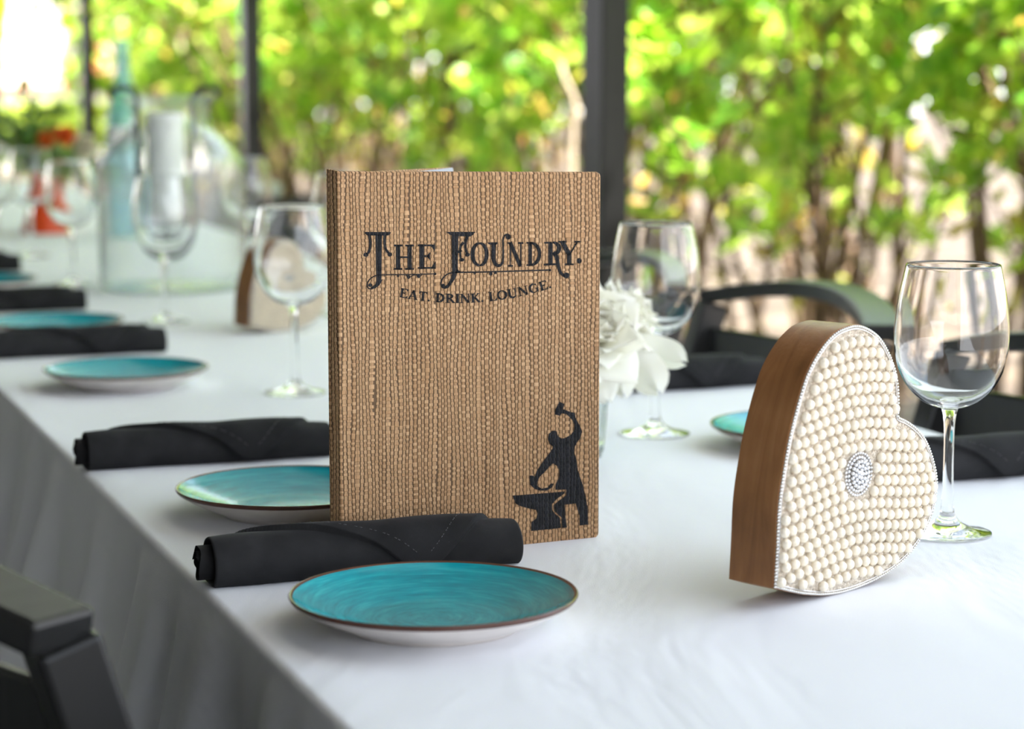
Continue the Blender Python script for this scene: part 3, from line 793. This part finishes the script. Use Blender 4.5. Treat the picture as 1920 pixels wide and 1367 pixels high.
mb.obj('edge_wire', M['steel'], heart)['label'] = 'thin silver wire inside the bead trim'
cc = hp(1606, 893); cc.y -= zmin
mb = MB()
for rr, k, br_ in ((.0158, 34, .0013), (.0125, 24, .0016), (.0095, 17, .0017), (.0062, 10, .0019), (.0028, 5, .0019)):
    for i in range(k):
        q = 2*PI*i/k; mb.ball((cc.x + rr*math.cos(q), -.0016 - (.0016 if rr < .011 else 0), cc.y + rr*math.sin(q)), br_, 8, 6)
mb.ball((cc.x, -.0035, cc.y), .0022, 8, 6)
mb.obj('brooch', M['steel'], heart)['label'] = 'round silver crystal cluster in the middle of the face'
def inside(p, poly):
    c = False; j = len(poly)-1
    for i in range(len(poly)):
        a, b_ = poly[i], poly[j]
        if (a.y > p.y) != (b_.y > p.y) and p.x < (b_.x-a.x)*(p.y-a.y)/(b_.y-a.y) + a.x: c = not c
        j = i
    return c
rng = random.Random(3)
lim = inset(.0072*SGN); pts = []
z = .0085; row = 0
while z < .215:
    x = -.12 + (row % 2)*.0047 + rng.uniform(-.0012, .0012)
    while x < .15:
        zz = z + .0042*math.sin(x*34 + .5) - .03*max(0, x-.05)*0
        p = Vector((x + rng.uniform(-.0005,.0005), zz + rng.uniform(-.0005,.0005), 0))
        if inside(p, lim) and (p - cc).length > .0200: pts.append(p)
        x += .0096 + rng.uniform(-.0004, .0004)
    z += .00865; row += 1
# fill the wavy margin along the trim
for p in walk(inset(.0072*SGN), .0012):
    if all((p-q).length > .0082 for q in pts) and (p - cc).length > .02: pts.append(p)
pts.sort(key=lambda p: p.x)
pm = MB(); pm.ball((0,0,0), .00395, 12, 8, (1,1,1.06)); pearl0 = None
for p in pts[:100]:
    if pearl0 is None: pearl0 = o = pm.obj('pearl', M['pearl'], heart)
    else: o = pearl0.copy(); COL.objects.link(o); o.parent = heart
    o.location = (p.x, -.0022, p.y)
mb = MB()
for p in pts[100:]: mb.ball((p.x, -.0022, p.y), .00395, 12, 8, (1,1,1.06))
mb.obj('pearls', M['pearl'], heart)['kind'] = 'stuff'
tag(heart, 'big wooden heart block with a pearl covered face, near the table front', 'heart ornament', 'pearl hearts')
h2c = onz(512, 624)
heart2 = empty('pearl_heart', (h2c.x, h2c.y, T), R(40)); heart2.scale = (.70, 1.0, .70)
for ch in list(heart.children):
    if ch.name.split('.')[0] not in ('pearl', 'pearls'): dup(ch, parent=heart2)
mb = MB()
for p in pts: mb.ball((p.x, -.0022, p.y), .00395, 8, 6)
mb.obj('pearl_facing', M['pearl'], heart2)
tag(heart2, 'small wooden heart with a pearl face, seen behind a wine glass left of the menu', 'heart ornament', 'pearl hearts')

# ------------------------------------------------------------------ roses in a glass vase
def petal(mb, Mx, a, al, L, Wd, cup, curl, rg, nu=10, nv=10):
    vs = []; fs = []; ph = rg.uniform(0, 6.28); da = Vector((math.cos(a), math.sin(a), 0)); ta = Vector((-math.sin(a), math.cos(a), 0))
    r = z = 0.0; path = []
    for j in range(nv+1):
        w = j/nv; q = al + .55*(1-w) - .35 + curl*max(0, w-.62)*2.6      # tilt of the petal from the axis, opening at its base and curling at its lip
        path.append((r, z)); r += math.sin(q)*L/nv; z += math.cos(q)*L/nv
    for j in range(nv+1):
        w = j/nv; hw = Wd*(max(0, math.sin(PI*min(.97, .12+.80*w)))**.55)*(.45+.75*w)*(1 if w < .72 else math.sqrt(max(.0, 1-((w-.72)/.285)**2)))
        r, z = path[j]
        for i in range(nu+1):
            u = -1 + 2*i/nu
            wav = .06*Wd*math.sin(u*4 + ph)*w*w + .05*Wd*math.sin(u*7+ph*2)*w**3
            dz = -.10*L*abs(u)**3*w*w
            vs.append(Mx @ (da*(r - cup*hw*u*u + wav) + ta*(u*hw) + Vector((0,0,z + dz + wav*.6))))
    for j in range(nv):
        for i in range(nu):
            k = j*(nu+1)+i; fs.append((k, k+1, k+nu+2, k+nu+1))
    mb.add(vs, fs)
def rose_head(mb, pos, axis, rad, seed):
    rg = random.Random(seed); q = Vector(axis).to_track_quat('Z', 'Y').to_matrix().to_4x4(); B = Matrix.Translation(Vector(pos) - Vector(axis)*rad*.35) @ q
    s = rad/.05
    for k, (n_, al, L, wd, cup, cu) in enumerate(((3,4,.034,.011,1.0,.1), (4,10,.038,.016,.9,.25), (5,20,.042,.021,.75,.45), (5,33,.046,.024,.6,.65), (6,48,.049,.027,.45,.75), (6,66,.051,.028,.3,.7), (5,88,.052,.027,.2,.5))):
        for i in range(n_):
            petal(mb, B, 2*PI*i/n_ + k*.63 + rg.uniform(-.12,.12), R(al + rg.uniform(-4,4)), L*s*rg.uniform(.94,1.06), wd*s, cup, cu, rg)
vc = onz(1066, 855); vase = empty('bud_vase', (vc.x, vc.y + .0, T))
vp = [(0,.0005),(.030,.0005),(.034,.003),(.036,.02),(.0385,.05),(.0405,.082),(.0412,.088),(.0400,.0895),(.0385,.088),(.0365,.05),(.034,.02),(.031,.008),(0,.007)]
vpp = [(max(0,p.x), p.y) for p in spline([Vector((r,z,0)) for r,z in vp], 12)]
def hob(r, z, q):
    if r > .0335 and .006 < z < .086 :
        return r + .0011*math.sin(q*22 + (int(z/.0055)%2)*PI)*math.sin(z/.0055*PI), z
    return r, z
lathe('vessel', vpp, M['hobnail'], vase, 132, hob)
tag(vase, 'small hobnail glass vase holding white roses, right behind the menu edge', 'vase')
def at_px(px, py, Y): d = ray(px, py); return CAM + d*(Y/d.y)
RS = [(at_px(1112, 618, 2.165), (.50,-.72,.48), .066, 'white rose with open outer petals, showing right beside the menu edge', [(1150, 700)]),
      (at_px(1184, 590, 2.25), (.80,-.1,.55), .050, 'white rose facing right, in front of the wine glass behind the menu', None),
      (at_px(1080, 590, 2.25), (-.3,.0,.9), .040, 'white rose hidden behind the menu, topmost of the bunch', None)]
for i, (p, ax, rad, lab, _) in enumerate(RS):
    o = empty('white_rose', p); ax = Vector(ax).normalized()
    mb = MB(); rose_head(mb, Vector((0,0,0)), ax, rad, i+11)
    if i == 0:                                             # loose drooping petals
        pass
    if i == 1:
        rgp = random.Random(4)
        for dx, dy, dz, L_, w_, ph_ in ((-.016,-.030,-.028,.050,.015,-8), (-.004,-.026,-.022,.060,.022,-30), (.006,-.020,-.020,.052,.016,-62)):
            petal(mb, Matrix.Translation((dx, dy, dz)) @ Matrix.Rotation(R(ph_), 4, 'Y'), -PI/2, R(160), L_, w_, .25, .3, rgp)
    mb.obj('petals', M['white_petal'], o)
    base = Vector((vc.x, vc.y, T + .03)) + Vector((.006*(i-1), .004*i, 0))
    mid = p - ax*.03; mid = Vector((mid.x*.6 + base.x*.4, mid.y*.6+base.y*.4, T + .09))
    mb = MB(); mb.tube([q - p for q in spline([p - ax*.012, p - ax*.03, mid, base], 6)], .0022, 7); st = mb.obj('stem', M['stem'], o)
    mb = MB()
    for k in range(5):
        Mx = ax.to_track_quat('Z','Y').to_matrix().to_4x4() @ Matrix.Rotation(2*PI*k/5, 4, 'Z')
        petal(mb, Matrix.Translation(-ax*rad*.42) @ Mx, 0, R(110), .024*rad/.05, .004, .2, .4, random.Random(k), 4, 6)
    mb.obj('sepals', M['stem'], o)
    tag(o, lab, 'rose', 'white roses in the small vase')

# ------------------------------------------------------------------ big bottle, hanging candle
bc = onz(333, 556); bc.y += .128; bc.x = (333-CX)/F*(bc.y+.06)
bot = empty('glass_bottle', (bc.x, bc.y, T + .0003))
bo_ = [(0,.003),(.09,.001),(.115,.0015),(.126,.008),(.1295,.022),(.1300,.10),(.1300,.205),(.1265,.226),(.114,.246),(.092,.268),(.075,.284),(.0675,.298),(.0665,.312),(.070,.323),(.079,.333),(.083,.341)]
bi_ = [(.083,.341),(.081,.343),(.078,.340),(.067,.325),(.0632,.312),(.0642,.298),(.072,.281),(.089,.264),(.111,.242),(.123,.223),(.1262,.205),(.1262,.10),(.1255,.024),(.120,.010),(.10,.007),(0,.007)]
sp2 = lambda P: [(max(0,p.x), p.y) for p in spline([Vector((r,z,0)) for r, z in P], 4)]
lathe('vessel', sp2(bo_) + sp2(bi_)[1:], M['seeded'], bot, 96)
tag(bot, 'big clear glass bottle with a wide flared neck, beside the small pearl heart', 'bottle')
hk = empty('candle_holder', (bc.x - .010, bc.y, T))
vx = Vector((math.cos(.15), math.sin(.15), 0))
for sg in (-1, 1):
    mb = MB(); P = []
    P += [vx*sg*(.048+.030*math.cos(a)+.0)+Vector((0,0,.346+.016*math.sin(a))) for a in [R(x) for x in (-20, 20, 60, 100, 140, 180)]]
    # start outside the rim, over it, and down inside
    P = [Vector((0,0,0)) + vx*sg*r_ + Vector((0,0,z_)) for r_, z_ in ((.0905,.338),(.0925,.348),(.087,.3535),(.074,.3555),(.058,.354),(.050,.343),(.0485,.32),(.0485,.22),(.0485,.13),(.046,.10),(.036,.075),(.020,.060),(.006,.058),(.003,.070),(.014,.080),(.024,.074))]
    mb.tube(spline(P, 5), .0052, 8); mb.obj('wire', M['iron'], hk)
mb = MB(); mb.tube([(0,0,.1105),(0,0,.1155)], .040, 28); mb.tube([(0,0,.0575),(0,0,.1110)], .003, 8); mb.obj('candle_plate', M['iron'], hk)
mb = MB(); mb.tube([Vector((.043*math.cos(a), .043*math.sin(a), .113)) for a in [2*PI*i/32 for i in range(33)]], .0025, 6, False); mb.obj('ring', M['iron'], hk)
tag(hk, 'black wire candle holder with curled ends hanging in the bottle neck', 'candle holder')
cn = empty('pillar_candle', (bc.x - .010, bc.y, T + .1156))
lathe('wax', [(0,0),(.031,0),(.0325,.0015),(.0325,.193),(.031,.196),(.022,.1945),(.010,.192),(0,.1915)], M['wax'], cn, 48)
mb = MB(); mb.tube([(0,0,.190),(.0005,0,.197),(.002,.001,.203)], .0009, 6); mb.obj('wick', M['iron'], cn)
tag(cn, 'white pillar candle standing in the wire holder inside the bottle', 'candle')

# pale blue bottle behind it
bb = onz(233, 446); bb.y += .03; blue = empty('blue_bottle', (bb.x, bb.y, T + .0003))
s_ = bb.y/F
pb = [(0,.001),(26,.0),(34,6),(36,60),(36,160),(33,200),(28,240),(19,275),(14,300),(13,360),(16,366)]
po = [(r*s_, z*s_) for r, z in pb]; pi_ = [(max(0, r*s_-.0025), z*s_+(.004 if i < 3 else 0)) for i, (r, z) in enumerate(pb)][::-1]; pi_[-1] = (0, .005)
lathe('vessel', sp2(po) + sp2(pi_), M['blueglass'], blue, 48)
lathe('label', [(r*s_, z*s_) for r, z in ((36.6,178),(35.6,190),(33.9,206))], M['page'], blue, 48)['label'] = 'blank white band'
tag(blue, 'slim pale blue glass bottle with a long neck behind the big clear bottle', 'bottle')

# ------------------------------------------------------------------ bouquet in the orange vase
oc = onz(79, 440); oc.y += .055
ov = empty('orange_vase', (oc.x, oc.y, T + .0003))
op = [(0,.002),(.050,.0),(.0585,.003),(.056,.018),(.046,.05),(.038,.085),(.035,.115),(.038,.140),(.041,.146),(.038,.146),(.034,.138),(.031,.115),(.034,.085),(.040,.05),(.048,.02),(0,.010)]
lathe('vessel', sp2(op), M['orange'], ov, 56)
tag(ov, 'bright orange vase with a flared foot at the far end of the table', 'vase')
def leaf_verts(L, wd, cup=.2, droop=.15):
    P = []; prof = [(0,.02),(.12,.30),(.35,.78),(.60,1.0),(.82,.85),(.95,.45),(1.0,.0)]
    for t, w in prof:
        z = -droop*L*t*t; x = L*t
        P.append([(x, -wd/2*w, z + cup*wd*w*w*.5), (x, 0, z), (x, wd/2*w, z + cup*wd*w*w*.5)])
    vs = [Vector(p) for r_ in P for p in r_]; fs = []
    for i in range(len(prof)-1):
        a = i*3; fs += [(a, a+1, a+4, a+3), (a+1, a+2, a+5, a+4)]
    return vs, fs
def put_leaf(mb, pos, d, up, L, wd, rg):
    d = Vector(d).normalized(); s = d.cross(Vector(up)); s = s.normalized() if s.length > 1e-4 else d.orthogonal().normalized(); n = s.cross(d)
    vs, fs = leaf_verts(L, wd, rg.uniform(.05,.35), rg.uniform(0,.3))
    mb.add([Vector(pos) + d*v.x - s*v.y + n*v.z for v in vs], fs)
bq_ = empty('greenery_spray', (oc.x, oc.y, T + .05))
rg = random.Random(21); mbl = MB(); mbs = MB()
spray = [(20,225),(45,250),(10,270),(60,215),(35,285),(75,290),(-20,240),(-10,205),(100,292),(130,298),(150,285),(50,190),(150,300),(90,232)]
tops = []
for x, y in spray:
    p = at_px(x, y, oc.y + rg.uniform(-.10,.10)) - Vector((oc.x, oc.y, T + .05)); p0_ = Vector((rg.uniform(-.02,.02), rg.uniform(-.02,.02), .03))
    sp_ = spline([p0_, p0_.lerp(p, .5) + Vector((0,0,.025)), p], 6); mbs.tube(sp_, .0016, 5); tops.append(p)
    for k in range(26):
        q = sp_[rg.randrange(5, len(sp_))]; d = Vector((rg.uniform(-1,1), rg.uniform(-1,1), rg.uniform(-.3,.8)))
        put_leaf(mbl, q, d, (0,0,1), rg.uniform(.035,.075), rg.uniform(.016,.030), rg)
# the dense tuft, and one leaf standing clear on its own stalk
p = at_px(108, 215, oc.y) - Vector((oc.x, oc.y, T+.05)); mbs.tube(spline([(0,0,.03), p*.6, p], 5), .002, 5)
for k in range(60): put_leaf(mbl, p + Vector((rg.gauss(0,.016), rg.gauss(0,.012), rg.gauss(0,.008))), (rg.uniform(-1,1), rg.uniform(-1,1), rg.uniform(0,.8)), (0,0,1), .026, .012, rg)
p = at_px(41, 180, oc.y) - Vector((oc.x, oc.y, T+.05)); mbs.tube(spline([(-.01,0,.03), Vector((p.x*.6, 0, p.z*.6)), p], 6), .0012, 5)
put_leaf(mbl, p, (.22, 0, 1), (0,-1,.1), .047, .030, rg)
mbl.obj('leaves', M['leaf_dark'], bq_); mbs.obj('stems', M['stem'], bq_)
tag(bq_, 'spray of mixed green leaves rising from the orange vase', 'greenery')
for i, (x, y, mt, rad, lab, cat) in enumerate(((88,258,'orange_petal',.024,'orange flower lower and left in the orange vase bunch','flower'), (120,252,'orange_petal',.030,'orange flower below the dark green tuft in the orange vase','flower'), (158,272,'cream_petal',.036,'cream white flower at the right of the orange vase bunch','flower'))):
    p = at_px(x, y, oc.y - .06); o = empty('cut_flower', p)
    mb = MB(); rose_head(mb, Vector((0,0,0)), Vector((.1,-.7,.6)), rad, 40+i); mb.obj('petals', M[mt], o)
    tgt = Vector((oc.x, oc.y, T+.10)) - p; mb = MB(); mb.tube(spline([(0,.008,-.008), tgt*.4 + Vector((0,.02,.01)), tgt], 5), .0018, 6); mb.obj('stem', M['stem'], o)
    tag(o, lab, cat, 'flowers in the orange vase')

# ------------------------------------------------------------------ chairs
def chair():
    o = empty('patio_chair'); CW = .50; HW = CW/2; ZT = .826
    bow = lambda x: .062*(1 - (x/HW)**2); cr = lambda x: .028*(1 - (x/HW)**2)
    xs = [-HW + CW*i/24 for i in range(25)]
    sec = lambda w, h: [(-w/2, -h/2), (w/2, -h/2), (w/2, h/2), (-w/2, h/2)]
    mb = MB(); mb.sweep([(x, bow(x), ZT - .014 + cr(x)) for x in xs], sec(.050, .022)); mb.obj('top_rail', M['black_metal'], o, False, .004)
    for z0, z1, k in ((.650, .772, .55), (.520, .600, .35)):
        mb = MB(); mb.sweep([(x, .01 - .30*(ZT-(z0+z1)/2) + bow(x)*.8, (z0+z1)/2) for x in xs[1:-1]], sec(.012, z1-z0)); mb.obj('back_slat', M['black_metal'], o, False, .003)
    for s in (-1, 1):
        mb = MB(); mb.sweep([(s*(HW-.019), -.10, 0), (s*(HW-.019), -.115, .40), (s*(HW-.019), -.100, .49), (s*(HW-.019), -.004, ZT-.022)], sec(.038, .040), (0,1,0)); mb.obj('leg', M['black_metal'], o, False, .004)
        mb = MB(); mb.sweep([(s*(HW-.019), -.50, 0), (s*(HW-.019), -.50, .425)], sec(.036, .036), (0,1,0)); mb.obj('leg', M['black_metal'], o, False, .004)
        mb = MB(); mb.box((s*(HW-.019), -.30, .20), (.022, .40, .022)); mb.obj('stretcher', M['black_metal'], o, False, .003)
    mb = MB(); mb.box((0, -.31, .44), (CW, .42, .030)); mb.obj('seat', M['black_metal'], o, False, .008)
    return o
ch0 = chair()
CA = 1.03
CH = [(CA, 1.395, 0, 'black metal chair whose curved back shows between the white roses and the pearl heart'),
      (CA, .74, 0, 'black metal chair behind the nearest wine glass'),
      (CA, 1.98, 0, 'black metal chair mostly hidden behind the menu and the wine glass by the roses'),
      (CA, 3.86, 0, 'black metal chair back seen between the big glass bottle and the menu'),
      (CA, 4.50, 0, 'black metal chair seen through the right side of the big glass bottle'),
      (-.115, .315, PI, 'dark metal chair corner close to the lens, left of the table edge')]
for i, (a, l, r, lab) in enumerate(CH):
    o = ch0 if i == 0 else dup(ch0)
    # chair local x runs along the table, local y away from it
    rz = math.atan2(-U.y, -U.x) if r == 0 else math.atan2(U.y, U.x)
    o.location = TT(a, l, 0)
    if r:
        rz += R(10); c = onz(197, 1133, .076); q = Vector((-.25, -.025, 0)); q.rotate(Matrix.Rotation(rz, 3, 'Z')); o.location = (c.x - q.x, c.y - q.y, 0)
    o.rotation_euler = (0, 0, rz); tag(o, lab, 'chair', 'black metal patio chairs')

# ------------------------------------------------------------------ hedge
def shrub_meshes(seed, height=2.15, lo=.58, nleaf=1850, ndry=200, L=(.055,.105)):
    rg = random.Random(seed); mw = MB(); ml = MB(); md = MB(); twigs = []
    for s in range(rg.randint(6, 8)):
        a = rg.uniform(0, 2*PI); b = Vector((rg.gauss(0,.10), rg.gauss(0,.10), 0)); lean = rg.uniform(.25,.85)
        hgt = height*rg.uniform(.8, 1.05)
        top = b + Vector((math.cos(a)*lean, math.sin(a)*lean, hgt)); mid = b.lerp(top, .45) + Vector((rg.gauss(0,.07), rg.gauss(0,.07), 0))
        q = b.lerp(top, .75) + Vector((rg.gauss(0,.06), rg.gauss(0,.06), 0))
        P = spline([b, mid, q, top], 7); r0 = rg.uniform(.010,.020)
        mw.tube(P, [r0*(1-.75*i/(len(P)-1)) for i in range(len(P))], 6, False)
        for k in range(rg.randint(7, 10)):
            i = rg.randrange(4, len(P)-1); st = P[i]; a2 = rg.uniform(0, 2*PI); ln = rg.uniform(.22,.50)
            en = st + Vector((math.cos(a2)*ln*.75, math.sin(a2)*ln*.75, ln*rg.uniform(.35,.95)))
            Q = spline([st, st.lerp(en,.5)+Vector((rg.gauss(0,.03),rg.gauss(0,.03),rg.gauss(0,.02))), en], 4)
            mw.tube(Q, [.0062*(1-.6*j/(len(Q)-1)) for j in range(len(Q))], 5, False); twigs.append(Q)
        twigs.append(P[int(len(P)*.65):])
    n = 0; tries = 0
    while n < nleaf and tries < nleaf*14:
        tries += 1
        Q = rg.choice(twigs); k = rg.choice((len(Q)-1, len(Q)-1, rg.randrange(len(Q)))); p = Q[k]
        pr_ = max(.05, min(1, (p.z - lo)/.40))
        if rg.random() > pr_: continue
        ax = (Q[-1]-Q[0]).normalized(); m_ = rg.randint(4, 7); a0 = rg.uniform(0, 6.28); base = rg.uniform(*L)
        p = p + Vector((rg.gauss(0,.035), rg.gauss(0,.035), rg.gauss(0,.03)))
        o1 = ax.orthogonal().normalized(); o2 = ax.cross(o1)
        for i in range(m_):                                # a whorl of spoon-shaped leaves
            q = a0 + 2*PI*i/m_ + rg.uniform(-.3,.3); d = (o1*math.cos(q)+o2*math.sin(q)) + ax*rg.uniform(.2,1.0)
            LL = base*rg.uniform(.75,1.15); put_leaf(ml, p, d, ax, LL, LL*rg.uniform(.45,.58), rg); n += 1
    for i in range(ndry):
        Q = rg.choice(twigs); p = Q[rg.randrange(len(Q))] + Vector((rg.gauss(0,.06), rg.gauss(0,.06), rg.gauss(-.12,.15)))
        if p.z < .2: continue
        LL = rg.uniform(.04,.08); put_leaf(md, p, (rg.uniform(-1,1), rg.uniform(-1,1), rg.uniform(-1,.3)), (rg.uniform(-1,1),rg.uniform(-1,1),1), LL, LL*.5, rg)
    return mw, ml, md
protos = []
for k in range(4):
    mw, ml, md = shrub_meshes(100+k)
    o = empty('hedge_shrub'); mw.obj('branches', M['bark'], o); ml.obj('foliage', M['leaf'], o); md.obj('dry_leaves', M['leaf_dry'], o); protos.append([o, False])
HG = []
l = 1.75; k = 0
rg = random.Random(5)
while l < line_at(262, 2.62) - 1.1:
    HG.append((2.62 + rg.uniform(-.18,.22), l)); l += .62 if l < 6 else .78
L2 = []
l = 2.6; 
while l < line_at(275, 3.75) - 1.5: L2.append((3.75 + rg.uniform(-.2,.2), l)); l += .80
for i, (a, l) in enumerate(HG):
    pr_ = protos[i % 4]
    o = pr_[0] if not pr_[1] else dup(pr_[0]); pr_[1] = True
    o.location = TT(a, l, -.005); o.rotation_euler = (0, 0, rg.uniform(0, 6.28)); s = rg.uniform(.92, 1.08); o.scale = (s, s, s)
    tag(o, 'leafy green hedge shrub with brown branching stems, one of the row beyond the black posts', 'shrub', 'shrubs of the hedge behind the patio')
back = []
for k in range(3):
    mw, ml, md = shrub_meshes(200+k, 2.5, .25, 1500, 900)
    o = empty('thicket_shrub'); mw.obj('branches', M['bark'], o); ml.obj('foliage', M['leaf'], o); md.obj('dry_leaves', M['leaf_dry'], o); back.append([o, False])
for i, (a, l) in enumerate(L2):
    pr_ = back[i % 3]; o = pr_[0] if not pr_[1] else dup(pr_[0]); pr_[1] = True
    o.location = TT(a, l, -.005); o.rotation_euler = (0, 0, rg.uniform(0, 6.28)); s = rg.uniform(.95, 1.1); o.scale = (s*1.1, s*1.1, s*(1.0 if l < 4.5 else 1.25))
    tag(o, 'twiggy brown and green shrub of the second row, showing through the hedge', 'shrub', 'thicket behind the hedge')
# bleached dead stem beside the thick post
dl = line_at(1075, 2.15); db = TT(2.15, dl, 0)
dead = empty('dead_stem', db); mb = MB()
yy = db.y
P = [at_px(1075, 700, yy), at_px(1072, 290, yy), at_px(1079, 210, yy), at_px(1070, 172, yy), at_px(1057, 143, yy), at_px(1052, 118, yy+.02)]
P = [Vector((P[0].x, P[0].y, 0))] + P[1:]
P = [p - db for p in spline(P, 6)]
mb.tube(P, [.013 - .006*i/(len(P)-1) for i in range(len(P))], 7); mb.obj('stalk', M['deadwood'], dead)
tag(dead, 'bleached bent dead stem standing just left of the thick black post', 'stem')
# far greenery past the end of the patio
mw, ml, md = shrub_meshes(301, 1.25, .15, 2600, 60, (.06,.11))
fb = empty('garden_bush'); mw.obj('branches', M['bark'], fb); ml.obj('foliage', M['leaf_lime'], fb)
LB = ['low lime bush before the pale house, touching the slim black post', 'low lime bush at the foot of the pale house, left of the slim post', 'lime green bush at the very edge of the picture, beside the pale house']
for i, (px, Y, s, sz) in enumerate(((150, 17.5, 1.0, .62), (85, 18.2, .85, .60), (-30, 16.0, .46, 1.75))):
    o = fb if i == 0 else dup(fb); o.location = ((px-CX)/F*Y, Y, -.005); o.scale = (s, s, sz); o.rotation_euler = (0,0,i*1.3); tag(o, LB[i], 'bush', 'lime bushes before the house')
HY = 27.0
hx = lambda px: (px-CX)/F*HY
hs = empty('house', (hx(150), HY, 0))
mb = MB(); mb.box((-.6, 1.6, 1.6), (4.2, 3.0, 3.2)); mb.obj('wall', M['house'], hs, False)
mb = MB(); mb.box((-.6, 1.55, 3.27), (4.6, 3.4, .16)); mb.obj('roof_edge', M['terra'], hs, False)
for px in (157, 192):
    mb = MB(); mb.box((hx(px)-hx(150), .02, 1.15+.35), (.09, .14, .7)); mb.obj('pilaster', M['terra'], hs, False)
mb = MB(); mb.box((-.6, .06, .98), (4.2, .1, .05)); mb.obj('string_course', M['terra'], hs, False)
tag(hs, 'pale sunlit house with terracotta trim beyond the end of the hedge', 'house')
